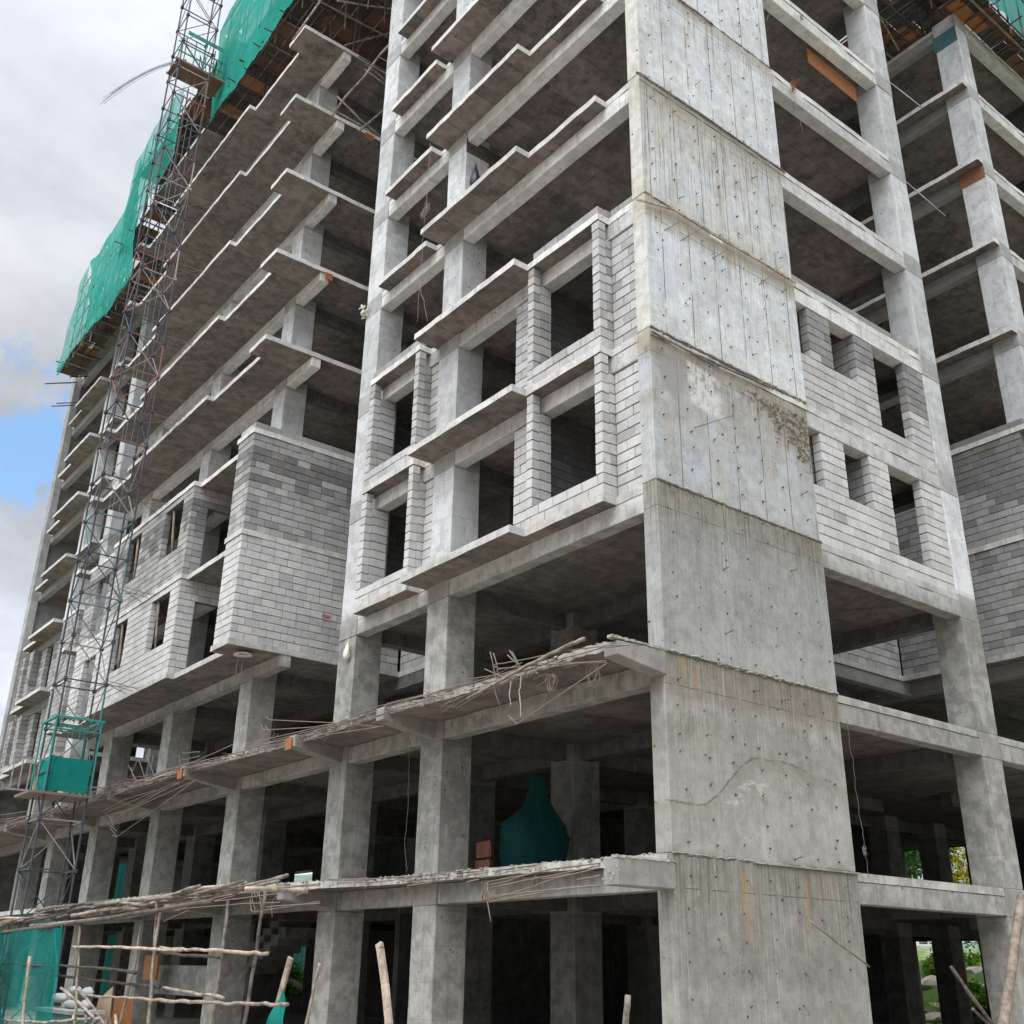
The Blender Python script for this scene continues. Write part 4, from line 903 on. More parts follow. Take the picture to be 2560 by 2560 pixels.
# ---------------------------------------------------------------- bags, boards, marks
def sack(name, cat, label, c, r, mat, seed):
    rr = random.Random(seed); me = bpy.data.meshes.new(name); bm = bmesh.new()
    bmesh.ops.create_icosphere(bm, subdivisions=3, radius=1)
    ph = [rr.uniform(0, 6.28) for _ in range(6)]
    for v in bm.verts:
        p = v.co; k = 1 + .05*math.sin(p.x*5+ph[0]) + .07*math.sin(p.y*5+ph[1]) + .04*math.sin(p.z*6+ph[2]) + .02*math.sin((p.x+p.z)*11+ph[3])
        v.co = Vector((p.x*r[0]*k, p.y*r[1]*k, p.z*r[2]*k))
    bm.to_mesh(me); bm.free(); me.materials.append(mat); me.polygons.foreach_set('use_smooth', [True]*len(me.polygons))
    o = bpy.data.objects.new(name, me); COL.objects.link(o); o.location = c
    return tag(o, label, cat)
def bag(label, c, w, h, mat):
    e = empty('hanging_bag', c); tag(e, label, 'bag')
    mb = MB(); n = 14; rows = 9
    for j in range(rows):
        t = j/(rows-1); rr = w*(.12 + .88*math.sin(min(1, t*1.25)*math.pi*.5))*(1 if t < .85 else 1-(t-.85)*3)
        for k in range(n):
            a = 2*math.pi*k/n; q = 1 + .14*math.sin(a*4+t*5)
            mb.v.append((c[0]+rr*q*math.cos(a)*.7, c[1]+rr*q*math.sin(a)*.8, c[2]-h*t))
    for j in range(rows-1):
        for k in range(n): mb.f.append((j*n+k, j*n+(k+1) % n, (j+1)*n+(k+1) % n, (j+1)*n+k)); mb.t.append((1, 1, 1))
    mb.f.append(tuple((rows-1)*n+k for k in range(n))); mb.t.append((1, 1, 1))
    mb.build('bag_body', mat, e, smooth=True)
    MB().tube([(c[0], c[1]-w*.2, c[2]-.02), (c[0], c[1], c[2]+.10), (c[0], c[1]+w*.2, c[2]-.02)], .009, 5).build('tied_handle', mat, e)
bag('dark purple plastic bag hung on an upper front column', (.22, 5.93, 16.78), .17, .66, MPUR)
bag('white plastic bag hanging on the column left of the front corner bays', (-.09, 9.98, 5.34), .11, .40, MBAG)
MB().box(6.35, 8.62, .32, .34, 19.93, 20.45).build('x', MORG) if False else None
mb = MB(); mb.obox((6.6, .36, 20.16), (8.66, .36, 20.1), .02, .52); tag(mb.build('orange_board', MORG, None, origin=(6.6, .36, 20.16)), 'long orange shuttering board still fixed behind a high edge beam', 'board')
mb = MB(); mb.box(1.04, 1.34, 13.53, 13.56, 23.62, 23.86); tag(mb.build('orange_board', MORG, None, origin=(1.04, 13.53, 23.6)), 'small red-orange board on the upper slab edge by the column', 'board')
mb = MB(); mb.box(.12, .36, 13.53, 13.56, 17.6, 17.84); tag(mb.build('orange_board', MORG, None, origin=(.12, 13.53, 17.6)), 'bright orange end board under the slab edge three floors lower', 'board')
# brown stop boards and painted bands on column heads
MB().box(-.02, .72, 6.0, 6.03, 17.2, 17.62).build('stop_board', MWK, B)
MB().box(14.575, 14.6, .0, .78, 25.85, 26.45).build('painted_band', plain('dull_teal', (.05, .12, .125), .8, .8), B)
MB().box(14.575, 14.6, .0, .78, 20.35, 20.85).build('stop_board', plain('brown_board', (.20, .085, .045), .8, .8), B)
# shade hanging under the box floor
e = empty('ceiling_lamp', (-.9, 13.95, 5.78)); tag(e, 'white dish-shaped shade hanging under the overhanging block box', 'lamp')
mb = MB(); n = 18
for rr, zz in ((.02, 5.80), (.12, 5.79), (.24, 5.74), (.25, 5.72), (.12, 5.76)):
    for k in range(n): a = 2*math.pi*k/n; mb.v.append((-.9+rr*math.cos(a), 13.95+rr*math.sin(a), zz))
for j in range(4):
    for k in range(n): mb.f.append((j*n+k, j*n+(k+1) % n, (j+1)*n+(k+1) % n, (j+1)*n+k)); mb.t.append((1, 1, 1))
mb.build('dish', MBAG, e, smooth=True)
MB().tube([(-.9, 13.95, 5.86), (-.9, 13.95, 5.78)], .006, 5).build('cord', MWIRE, e)
mb = MB(); mb.tube([(-1.0, 14.0, 5.72), (-1.02, 14.0, 5.35), (-1.0, 14.02, 5.2)], .006, 4); mb.tube([(-.86, 14.0, 5.72), (-.88, 14.0, 5.3)], .006, 4); mb.build('loose_cord', MSTEEL, e)
# the red stamp on one block
MB().box(1.07, 1.36, 13.6145, 13.6165, 7.0, 7.175).build('stamp_ink', plain('faded_pink_ink', (.50, .33, .34), .9), B)
mb = MB(); yk = 13.611; x0, z0, s = 1.095, 7.075, .085
mst, gst = newmat('red_stamp'); finish(mst, gst, (.22, .045, .055), .9)
def seg(a, b): mb.obox((x0+a[0]*s, yk, z0+a[1]*s), (x0+b[0]*s, yk, z0+b[1]*s), .014, .004, up=(1, .01, 0)) if False else mb.tube([(x0+a[0]*s, yk, z0+a[1]*s), (x0+b[0]*s, yk, z0+b[1]*s)], .0085, 5)
for p in ([(0, 0), (0, 1)], [(0, .5), (.55, 1)], [(.1, .58), (.55, 0)]): seg(*p)
q = [(1.45, .92), (1.1, 1.0), (.9, .78), (1.1, .52), (1.35, .42), (1.42, .16), (1.15, 0), (.85, .1)]
for a, b in zip(q, q[1:]): seg(a, b)
for p in ([(1.8, 0), (1.8, 1)], [(2.35, 0), (2.35, 1)], [(1.8, .5), (2.35, .5)]): seg(*p)
mb.tube([(x0-.02, yk, z0-.055), (x0+.08, yk, z0-.06), (x0+.15, yk, z0-.05), (x0+.22, yk, z0-.06)], .006, 5, wob=.004)
mb.build('red_stamp', mst, B)

# ---------------------------------------------------------------- formwork decks
def ply(): 
    c = R.choice([(.10, .060, .040), (.075, .045, .034), (.055, .040, .033), (.13, .07, .04), (.045, .036, .034), (.26, .11, .045), (.12, .055, .04), (.07, .06, .055)])
    k = R.uniform(.8, 1.25); return tuple(a*k for a in c)
def deck(label, x0, x1, y0, y1, z, miss=.06, jo='y', props=True, pz=27.0, sheet=(1.22, .62), outrig=None):
    e = empty('formwork_deck', (x0, y0, z)); tag(e, label, 'formwork')
    nx = max(1, round((x1-x0)/sheet[0])); ny = max(1, round((y1-y0)/sheet[1])); cnt = 0; rest = MB()
    for i in range(nx):
        for j in range(ny):
            if R.random() < miss: continue
            a, b = x0+(x1-x0)*i/nx, x0+(x1-x0)*(i+1)/nx; c, d = y0+(y1-y0)*j/ny, y0+(y1-y0)*(j+1)/ny
            zz = z + R.uniform(0, .03)
            m = MB() if cnt < 95 else rest
            m.box(a-R.uniform(0, .05), b-.005, c+R.uniform(-.02, .02), d-.006, zz, zz+.02, ply(), j=.012)
            if m is not rest: m.build('plywood_sheet', MPLY, e)
            cnt += 1
    if rest.v: tag(rest.build('plywood_sheet', MPLY, e), kind='stuff')
    # timber joists under the sheets and bearers under these
    k = x0+.1
    while k < x1 and jo:
        MB().tube([(k, y0-R.uniform(0, .15), z-.05), (k+R.uniform(-.04, .04), (y0+y1)/2, z-.055), (k+R.uniform(-.08, .08), y1+R.uniform(0, .2), z-.05)], .028, 6, wob=.008, sub=3).build('joist', R.choice([MWD, MWK, MWK]), e); k += R.uniform(.38, .6)
    k = y0+.2
    while k < y1 and jo:
        MB().tube([(x0-R.uniform(.05, .45), k, z-.12), (x1+.1, k+R.uniform(-.1, .1), z-.13)], .036, 6, wob=.01, sub=4).build('bearer', R.choice([MWD, MWK, MWK]), e); k += R.uniform(.9, 1.5)
    if props:
        for _ in range(int((x1-x0)*(y1-y0)*.5)):
            x, y = R.uniform(x0+.3, x1), R.uniform(y0+.2, y1-.1)
            MB().tube([(x+R.uniform(-.1, .1), y+R.uniform(-.1, .1), pz), (x, y, z-.15)], .03, 6, wob=.01, sub=3).build('prop', MWK, e)
    return e
d9 = deck('boarded stage one floor lower beside the hoist mast', -1.1, 3, 28.95, 33.2, 26.72, props=False, miss=.03)
d1 = deck('brown plywood formwork deck behind the large green net', -1.28, 2.4, 13.24, 23.3, 29.75, miss=0)
d2 = deck('dark timber formwork spanning the recess between the two blocks', -.7, 6.6, 9.6, 13.3, 29.6, miss=.02)
d3 = deck('plywood formwork deck behind the hoist mast', -1.1, 6, 28.8, 33.4, 29.6, miss=.02)
d4 = deck('narrow boarded walkway under the far left green net', -1.05, -.02, 32.7, 41.6, 26.75, props=False, sheet=(.55, .7), miss=.12)
d5 = deck('boarded edge walkway outside the right wing roof beam', 13.4, 26, -.86, .02, 27.04, props=False, sheet=(.9, .44), miss=.0)
d6 = deck('dark propped formwork over the right court', 9.9, 17.5, -.9, 7.5, 29.6, miss=.04)
d10 = deck('half stripped formwork hanging in the top of the right court', 10.1, 14.7, .2, 4.6, 27.7, miss=.45, props=False)
d8 = deck('second boarding seen through gaps above the recess', -1.3, 9, 8.0, 23.5, 31.0, miss=.0, props=False, jo=None)
d7 = deck('formwork of the next floor behind the upper part of the hoist', -1.3, 5, 21.0, 31.5, 32.7, props=True, pz=30.0, miss=0)
for (x, y, z) in ((.0, 40.6, 26.6), (-.6, 41.7, 26.5), (-.9, 41.9, 26.45), (-.3, 41.2, 25.2), (-.5, 41.3, 25.0)):
    MB().tube([(x-.5, y+.1, z-.35), (x+.7, y, z+.1)], .03, 6, wob=.01, sub=2).build('bearer', MWK, d4)
for p, q in (((-1.2, 13.5, 28.2), (3.4, 13.0, 28.0)), ((-.9, 12.6, 27.6), (3.2, 12.0, 29.2)), ((0, 13.6, 27.1), (2.4, 13.4, 29.4)), ((14.7, 2.0, 27.1), (9.9, 1.4, 29.2)), ((10.4, .4, 28.2), (14.4, .3, 28.5)), ((11.2, 1, 27.7), (14.2, 2.2, 27.9)), ((12.5, .2, 27.4), (13.3, 1.0, 28.9)), ((12.2, .5, 28.6), (12.9, .3, 27.3))):
    MB().tube([p, q], .032, 7, wob=.012, sub=4).build('brace', MWD, d2 if p[0] < 5 else d6)
for _ in range(7): x = R.uniform(11.2, 13.8); y = R.uniform(.3, 2.6); MB().box(x, x+.6, y, y+.3, 28.9, 28.92, (.24, .10, .05), j=.12).build('loose_board', MPLY, d6)
# props leaning out of the recess floor
pll = ['long crooked dark prop leaning across the recess from the top floor', 'bent dark prop rising from the slab corner to the front column', 'straight pole leaning towards the front column above the slab edge', 'pole lying along the upper slab edge in the recess', 'thin pole crossing under the top soffit in the recess', 'lowest of the three short poles stuck out beside the front column', 'topmost of the three short poles stuck out beside the front column', 'middle one of the three short poles stuck out beside the front column']
for L, lab in zip(BK['poleprop'], pll): tube_thing('timber_prop', 'pole', lab, L, .034, MWD, wob=.01, sub=3)
tube_thing('steel_tube', 'pole', 'thin pale tube leaning in the right court under the upper soffit', [(12, 1.29, 23.62), (12, .25, 21.6)], .02, MSTEEL, wob=0, sub=1)
tube_thing('steel_tube', 'pole', 'thin tube crossing the right court one storey below the other', [(12.2, 1.5, 20.2), (12.3, .3, 17.9)], .016, MSTEEL, wob=0, sub=1)
wpl = [[(-1.22, 19.86, 11.7), (-1.2, 19.5, 10.02)], [(-1.22, 19.98, 8.68), (-1.2, 19.72, 7.04)], [(-1.22, 22.95, 11.69), (-1.2, 22.82, 10.05)], [(-1.22, 23.1, 8.68), (-1.2, 22.9, 7.05)]]
for L, lab in zip(wpl, ['pale timber prop in the upper window opening nearer the box', 'pale timber prop in the lower window opening nearer the box', 'timber prop in the upper window opening behind the hoist mast', 'timber prop in the lower window opening behind the hoist mast']):
    tube_thing('window_prop', 'prop', lab, L, .04, MWL, wob=.006)

# ---------------------------------------------------------------- debris nets and the poles that carry them
def net(label, pts_low, pts_up, x, mat, nu=60, nv=14, wave=.06, axis='x', holes=6):
    """sheet between a lower and an upper edge line, both given as (u, z)"""
    def at(P, t):
        d = [0]
        for a, b in zip(P, P[1:]): d.append(d[-1] + math.hypot(b[0]-a[0], b[1]-a[1]))
        s = t*d[-1]
        for i in range(len(P)-1):
            if s <= d[i+1] + 1e-9:
                k = (s-d[i])/max(1e-9, d[i+1]-d[i]); return P[i][0]+(P[i+1][0]-P[i][0])*k, P[i][1]+(P[i+1][1]-P[i][1])*k
        return P[-1]
    mb = MB(); ph = [R.uniform(0, 6) for _ in range(5)]
    for i in range(nu+1):
        a, b = at(pts_low, i/nu), at(pts_up, i/nu)
        for j in range(nv+1):
            t = j/nv; u = a[0]+(b[0]-a[0])*t; z = a[1]+(b[1]-a[1])*t
            w = wave*(math.sin(u*1.3+ph[0]) + .7*math.sin(u*2.3+z*1.9+ph[1]) + .55*math.sin(z*2.3+ph[2]-u*1.1) + .22*math.sin(u*7+z*5+ph[3]))
            zz = z + (.02*math.sin(u*3+ph[4]) + R.uniform(-.05, .05) if j in (0, nv) else 0)
            mb.v.append((x+w, u, zz) if axis == 'x' else (u, x+w, zz))
    dead = set()
    for _ in range(holes):
        i, j = R.randrange(nu-4), R.randrange(nv-5); k = R.randint(1, 3)
        for q in range(k): dead.add((i+(q if R.random() < .5 else 0), j+q))
    for i in range(nu):
        for j in range(nv):
            if (i, j) in dead: continue
            a = i*(nv+1)+j; mb.f.append((a, a+nv+1, a+nv+2, a+1)); mb.t.append((1, 1, 1))
    o = mb.build('debris_net', mat, None, smooth=True, origin=((x, pts_low[0][0], pts_low[0][1]) if axis == 'x' else (pts_low[0][0], x, pts_low[0][1])))
    return tag(o, label, 'net')
net('large green debris net on top of the middle block, right of the hoist mast', [(9.6, 29.25), (14.7, 29.1), (17.9, 28.9), (20.4, 28.8), (21.9, 28.85)], [(9.6, 34.7), (14.7, 34.8), (17.9, 34.7), (20.9, 34.7), (22.35, 34.1)], -1.52, NET, 170, 60, .035, holes=16)
net('green debris net high behind the hoist mast', [(26.0, 30.2), (27.5, 29.6), (29.5, 28.6), (32.2, 28.4)], [(26.3, 34.3), (28.4, 34.2), (30.2, 34.3), (32.0, 33.9)], -1.5, NETT, 90, 40, .035, holes=12)
net('bulging green debris net in the middle of the far roof edge', [(29.0, 25.6), (31, 25.5), (33.2, 25.5), (35.2, 25.75)], [(31.6, 34.0), (32.4, 31.5), (34.6, 30.75), (37.3, 31.1)], -1.45, NET, 90, 50, .045, holes=26)
net('thin green debris net hanging at the far left end of the roof', [(35.2, 25.75), (36.9, 25.9), (38.4, 25.2), (39.4, 25.4)], [(37.3, 31.1), (38.6, 30.4), (38.8, 28.6), (39.9, 26.0)], -1.45, NETT, 80, 50, .045, holes=44)
net('green debris net at the top right corner of the picture, outside the right wing', [(13.6, 27.1), (17, 27.05), (20, 27.0), (26, 27.0)], [(13.6, 31.5), (17, 31.6), (20, 31.6), (26, 31.6)], -.90, NET, 90, 30, .08, axis='y', holes=5)
net('strip of green net glimpsed above the recess formwork', [(-1.3, 29.7), (5, 29.7)], [(-1.3, 33.5), (5, 33.5)], 10.2, NET, 24, 10, .06, axis='y', holes=3)
net('strip of green net glimpsed behind the top of the right court', [(9.9, 29.7), (14.6, 29.7)], [(9.9, 32.5), (14.6, 32.5)], 1.2, NET, 24, 10, .08, axis='y', holes=12)

def scaffold(label, x, ys, z0, z1, rails, r=.026, out=.35, mat=MWK, axis='x', props=0):
    e = empty('roof_scaffold', (x, ys[0], z0) if axis == 'x' else (ys[0], x, z0)); tag(e, label, 'scaffold')
    P = (lambda a, u, z: (a, u, z)) if axis == 'x' else (lambda a, u, z: (u, a, z))
    y = ys[0]
    while y < ys[1]:
        MB().tube([P(x+R.uniform(-.05, .05), y, z0-R.uniform(0, .5)), P(x+R.uniform(-.1, .1), y+R.uniform(-.15, .15), z1+R.uniform(-.4, .9))], r, 6, wob=.012, sub=4).build('upright_pole', mat, e)
        MB().tube([P(x-R.uniform(.1, .5)*out/.35, y+.05, z0+R.uniform(0, .3)), P(x+1.0, y+.05, z0+R.uniform(0, .2))], r, 6).build('outrigger', mat, e)
        y += R.uniform(.9, 1.3)
    for z in rails:
        MB().tube([P(x+.02, ys[0]-.3, z), P(x-.03, (ys[0]+ys[1])/2, z+R.uniform(-.1, .1)), P(x+.02, ys[1]+.3, z+R.uniform(-.1, .1))], r, 6, wob=.015, sub=6).build('rail_pole', mat, e)
    for _ in range(props):
        y = R.uniform(ys[0], ys[1]-1); MB().tube([P(x+R.uniform(0, .2), y, R.uniform(z0, z0+1)), P(x+R.uniform(0, .3), y+R.uniform(.5, 1.6)*R.choice((-1, 1)), R.uniform(z1-1.5, z1))], r*.8, 5).build('brace_pole', mat, e)
scaffold('pole scaffold carrying the large green net', -1.38, (10, 22.2), 28.9, 34.9, (29.1, 31.0, 32.8, 34.6), props=6)
scaffold('pole scaffold carrying the net behind the hoist', -1.36, (25.8, 32.2), 28.6, 34.2, (28.8, 31, 33), props=8)
scaffold('thin bamboo-like scaffold showing through the far nets', -1.3, (30.5, 38.6), 25.6, 30.8, (25.8, 26.9, 28.0, 29.1, 30.2), r=.02, props=26, mat=MWD)
scaffold('pole scaffold of the far end of the roof', -.3, (33, 41), 26.8, 29.9, (27.6, 28.6, 29.6), r=.02, props=10, out=.1)
scaffold('pole scaffold outside the right wing roof', -.9, (15.2, 25), 26.9, 31.5, (27.1, 29.2, 31.2), axis='y', props=4)

# ---------------------------------------------------------------- hoist mast
TX0, TX1, TY0, TY1 = -3.38, -2.2, 20.55, 21.6
mast = empty('hoist_mast', ((TX0+TX1)/2, (TY0+TY1)/2, GZ)); tag(mast, 'tall square lattice hoist mast in worn navy, rust and teal paint', 'hoist mast')
z = GZ; k = 0; SEC = 1.31
cyc = [4, 3, 2, 3, 4, 3, 2, 3, 4, 2, 3, 2, 0, 1, 0, 1, 1, 0, 4, 1, 0, 4, 1, 0, 1, 4, 0, 5, 0, 4, 0, 0]
while z < 35.5:
    sec = empty('mast_section', (TX0, TY0, z)); sec.parent = mast; sec.location = Vector((TX0, TY0, z)) - mast.location
    sec.matrix_parent_inverse = Matrix.Identity(4)
    cs = [(TX0, TY0), (TX1, TY0), (TX1, TY1), (TX0, TY1)]
    def add(mb, nm, mat):
        o = mb.build(nm, mat, None); o.parent = sec; o.location = -(Vector((TX0, TY0, z)))
    mats = MTW[cyc[k % len(cyc)]]; dark = MTW[0 if z > 7 else 3]
    for i, (x, y) in enumerate(cs):
        m = MB(); m.tube([(x, y, z), (x, y, z+SEC+.02)], .030, 6); m.box(x-.055, x+.055, y-.055, y+.055, z-.05, z+.05); add(m, 'leg', dark if i != 1 or k % 3 else mats)
    rg = MB()
    for a, b in zip(cs, cs[1:]+cs[:1]): rg.obox((*a, z), (*b, z), .034, .034)
    add(rg, 'ring', mats)
    dg = MB()
    for q, (a, b) in enumerate(zip(cs, cs[1:]+cs[:1])):
        if (k+q) % 2: a, b = b, a
        dg.obox((*a, z+.03), (*b, z+SEC-.03), .027, .027)
    add(dg, 'brace', MTW[cyc[(k+1) % len(cyc)]] if R.random() < .6 else MTW[4 if z > 7 or R.random() < .5 else 2])
    z += SEC; k += 1
# ties back to the slabs
for zt in (5.9, 8.85, 11.9, 14.9, 17.9, 20.9, 23.9):
    m = MB()
    for dy in (0, .35): m.tube([(TX1, TY0+dy, zt+.2), (-1.3, TY0+dy-.3, zt+.02)], .011, 5)
    m.tube([(TX1, TY0, zt+.1), (-1.3, TY0+.7, zt+.05)], .010, 5); m.tube([(TX1, TY1, zt+.25), (-1.3, TY0-.5, zt+.05)], .010, 5)
    m.build('wall_tie', MREB, mast)
m = MB()
for dx, dy in ((.5, .5), (.62, .55), (.8, .45)): m.tube([(TX0+dx, TY0+dy, 4.4), (TX0+dx, TY0+dy, 35)], .006, 4)
m.build('hoist_rope', MSTEEL, mast)
# green cage low in the mast
cg = empty('hoist_cage', (-2.8, 20.9, 2.6)); tag(cg, 'teal green hoist cage with mesh front standing low in the mast', 'hoist cage')
m = MB(); m.box(TX0+.05, TX1-.05, TY0-.06, TY0-.045, 2.8, 3.75, j=.03); m.box(TX0+.05, TX0+.065, TY0-.04, TY1+.2, 2.8, 3.75, j=.03); m.build('side_panel', NETR, cg)
m = MB(); m.box(TX0-.45, TX1+.1, TY0-.15, TY1+.25, 2.68, 2.75); m.build('floor_plate', MREB, cg)
m = MB()
for p in ((TX0-.06, TY0-.12), (TX1+.02, TY0-.12), (TX1+.02, TY1+.2), (TX0-.06, TY1+.2)): m.obox((*p, 2.7), (*p, 4.85), .04, .04)
m.obox((TX0-.1, TY0-.12, 4.85), (TX1+.1, TY0-.12, 4.85), .06, .06); m.obox((TX0-.1, TY1+.2, 4.85), (TX1+.1, TY1+.2, 4.85), .06, .06); m.obox((TX0-.06, TY0-.12, 4.85), (TX0-.06, TY1+.2, 4.85), .06, .06); m.obox((TX1+.02, TY0-.12, 4.85), (TX1+.02, TY1+.2, 4.85), .06, .06)
m.obox((TX0, TY0-.12, 4.5), (TX1, TY0-.12, 4.5), .14, .03); m.build('cage_frame', MGREEN, cg)
m = MB()
for i in range(4): x = TX0-.95+i*.22; m.obox((x, TY0-.1, 2.72), (x, TY0-.1, 3.6), .03, .03)
m.obox((TX0-1.05, TY0-.1, 2.72), (TX0-.1, TY0-.1, 2.72), .05, .05); m.obox((TX0-1.0, TY0-.1, 3.6), (TX0-.1, TY0-.1, 3.6), .03, .03); m.build('side_rail', MTW[4], cg)
m = MB()
for i in range(9): m.tube([(TX0+.1+i*.12, TY0+.1+R.uniform(0, .8), 4.9), (TX0+.25+i*.1, TY0+.3+R.uniform(0, .6), 4.97)], .03, 5, wob=.02, sub=2)
m.build('roof_bars', MWK, cg)
# landing stage at the top
pf = empty('hoist_landing', (-3.4, 20.4, 30)); tag(pf, 'rust brown boarded landing stage with teal railing beside the top of the mast', 'landing')
m = MB(); m.box(-3.46, -1.55, 20.72, 21.62, 30.0, 30.04, (.14, .075, .045)); m.build('stage_boards', MPLY, pf)
m = MB(); m.obox((-3.5, 20.7, 30.02), (-1.5, 20.7, 30.02), .05, .08); m.obox((-3.5, 21.65, 30.02), (-1.5, 21.65, 30.02), .05, .08); m.build('edge_beam', MREB, pf)
m = MB()
for i in range(5): x = -3.2+i*.38; m.obox((x, 20.72, 30.0), (x, 20.72, 31.3), .035, .035)
for zz in (30.45, 30.9): m.obox((-3.5, 20.72, zz), (-1.6, 20.72, zz), .04, .04)
m.obox((-3.2, 20.7, 31.5), (-1.75, 20.7, 31.5), .03, .17); m.build('railing', MGREEN, pf)
m = MB()
for _ in range(14): a = Vector((R.uniform(-2.6, -1.6), R.uniform(20.9, 21.6), 30.05)); m.tube([a, a+Vector((R.uniform(-.3, .3), R.uniform(-.2, .2), R.uniform(.6, 1.3)))], .018, 5)
m.build('stored_bars', MWK, pf)
# long bars sticking out over the left side
bb = empty('rebar_bundle', (-3.4, 21.3, 30.4)); tag(bb, 'bundle of long thin bars drooping out to the left of the mast top', 'rebar')
for i in range(8):
    oz = R.uniform(-.22, .22); L = 1 - R.uniform(0, .12)
    pts = []
    for q in range(9):
        t = q/8*L
        pts.append((-3.05 - 2.75*t + (i-4)*.02*t, 20.85 - .5*t + i*.03, 30.35 + oz*(.5 + 1.5*t) - 2.7*t - 1.6*t*t))
    MB().tube(pts, .011, 5).build('bar', MSTEEL, bb)

# ---------------------------------------------------------------- low pole scaffold at the left foot
ul = ['front upright pole of the low scaffold, second bay from the right', 'upright pole of the low scaffold between the two front columns of the middle block', 'upright pole at the centre of the low scaffold', 'upright pole at the right edge of the low green net', 'leaning dark pole of the low scaffold crossing the column foot', 'thin upright pole behind the low scaffold rails']
for L, lab in zip(BK['pole'], ul):
    L = list(L); a, b = Vector(L[-2]), Vector(L[-1]); d = (b-a); L = L + [tuple(b + d*((GZ+.02-b.z)/d.z))] if abs(d.z) > .01 else L
    tube_thing('scaffold_pole', 'pole', lab, L, .027, R.choice([MWD, MWL, MWD]), wob=.012, r1=.033)
rl2 = ['upper left rail pole of the low scaffold, pale and knotty', 'upper right rail pole of the low scaffold with a pale sawn end', 'dark rail pole crossing the low green net', 'rear rail pole just below the dark one', 'long pale lower rail pole, left length', 'long brown lower rail pole, right length, ending in a fork', 'short dark rail pole under the upper right one', 'thin rear rail pole near the block pier', 'pole lying at the foot of the low green net']
for L, lab in zip(BK['rail'], rl2): tube_thing('scaffold_rail', 'pole', lab, L, .024, MWL if 'pale' in lab else (MWK if 'dark' in lab else MWD), wob=.014, sub=6, r1=.030)
for L, lab in zip(BK['diag'], ['upper slanting brace in front of the sacks', 'lower slanting brace in front of the sacks']): tube_thing('scaffold_brace', 'pole', lab, L, .03, MWD)
tube_thing('pale_stake', 'stake', 'pale bare stake in front of the low green net', list(BK['stake'][0])+[(-4.25, 15.2, GZ)], .04, MWL, r1=.036)
net('low dark green net closing the foot of the scaffold at bottom left', [(14.25, -2.95), (18, -3.05), (25, -3.15)], [(14.75, -.84), (18, -.9), (25, -1.1)], -4.0, NETL, 50, 12, .05, holes=0)
net('gathered fold of green net at the left picture edge by the mast foot', [(17.2, -3.0), (21, -3.0)], [(18.4, -.9), (21, -.95)], -4.3, NETD, 16, 10, .12, holes=0)
# pile of poles on the scaffold
PILE = [(4.6, -.30), (5.1, -.33), (6.95, -.43), (9.22, -.46), (11.9, -.53), (14.5, -.60), (17.6, -.63), (21.3, -.71), (26, -.85)]
def pz(y):
    for (a, b), (c, d) in zip(PILE, PILE[1:]):
        if a <= y <= c: return b+(d-b)*(y-a)/(c-a)
    return PILE[0][1] if y < PILE[0][0] else PILE[-1][1]
ends = ['right end', 'middle', 'left end']
for i in range(34):
    ya = 4.7 + 15.5*(i/33)**1.15 + R.uniform(-.4, .4); L = R.uniform(2.2, 4.2); yb = min(ya+L, 25)
    spread = .05 + .22*min(1, (ya-4)/8)
    o1, o2 = R.uniform(-.30, .25), R.uniform(-.30, .25); z1, z2 = R.uniform(-.5, 1)*spread*.75, R.uniform(-.5, 1)*spread*.75
    tube_thing('piled_pole', 'pole', 'weathered timber pole in the long pile lying on the low scaffold', [(-3.7+o1, ya, pz(ya)+z1), (-3.7+(o1+o2)/2, (ya+yb)/2, (pz(ya)+pz(yb))/2+(z1+z2)/2+R.uniform(-.03, .04)), (-3.7+o2, yb, pz(yb)+z2)], R.uniform(.018, .036), R.choice([MWD, MWL, MWD, MWD, MWK]), wob=.010, sub=3, r1=R.uniform(.024, .045), group='poles piled on the low scaffold')
tube_thing('bearer_pole', 'pole', 'long dark pole carrying the front of the pile on the low scaffold', [(-3.95, 7, -.60), (-3.95, 12, -.76), (-3.95, 16, -.84), (-3.95, 25, -1.02)], .045, MWK, wob=.012, sub=4)
tube_thing('bearer_pole', 'pole', 'long brown pole lying beside the dark one under the pile', [(-3.8, 9.5, -.66), (-3.85, 13, -.76), (-3.8, 18, -.80)], .045, MWL, wob=.012, sub=4)
for y, lab in ((5.3, 'short bearer stub at the right end of the pole pile'), (10.6, 'short bearer stub in the middle of the pole pile')):
    tube_thing('bearer_stub', 'pole', lab, [(-3.0, y+.1, pz(y)-.12), (-4.15, y, pz(y)-.14)], .038, MWL)

# stakes and planks in front
def plank(name, label, pts, w, t, mat):
    mb = MB()
    for a, b in zip(pts, pts[1:]): mb.obox(a, b, w, t, up=(1, .3, 0))
    return tag(mb.build(name, mat, None, origin=pts[-1], bevel=.006), label, 'stake')
plank('timber_stake', 'thick split timber stake with a chewed pointed top in front of the podium', [(-3.2, 2.74, -1.28), (-3.2, 2.70, -1.35), (-3.18, 2.55, -1.8), (-3.2, 2.35, -2.32), (-3.2, 2.0, -3.2)], .11, .06, MWL)
plank('timber_stake', 'pale squared stake with a torn green net rag tied to it', [(-2.6, 6.55, -1.46), (-2.6, 6.81, -2.07), (-2.6, 7.3, -3.2)], .11, .05, MWL)
tube_thing('timber_stake', 'stake', 'thin knotty stake standing before the second front column', [BK['post'][0][0], BK['post'][0][1], (-2.4, 6.4, -3.2)], .03, MWL)
tube_thing('timber_stake', 'stake', 'short grey post end at the bottom centre', [BK['post'][1][0], (-3.2, -2.27, -2.1), (-3.2, -2.2, -3.2)], .035, MWD)
mb = MB()
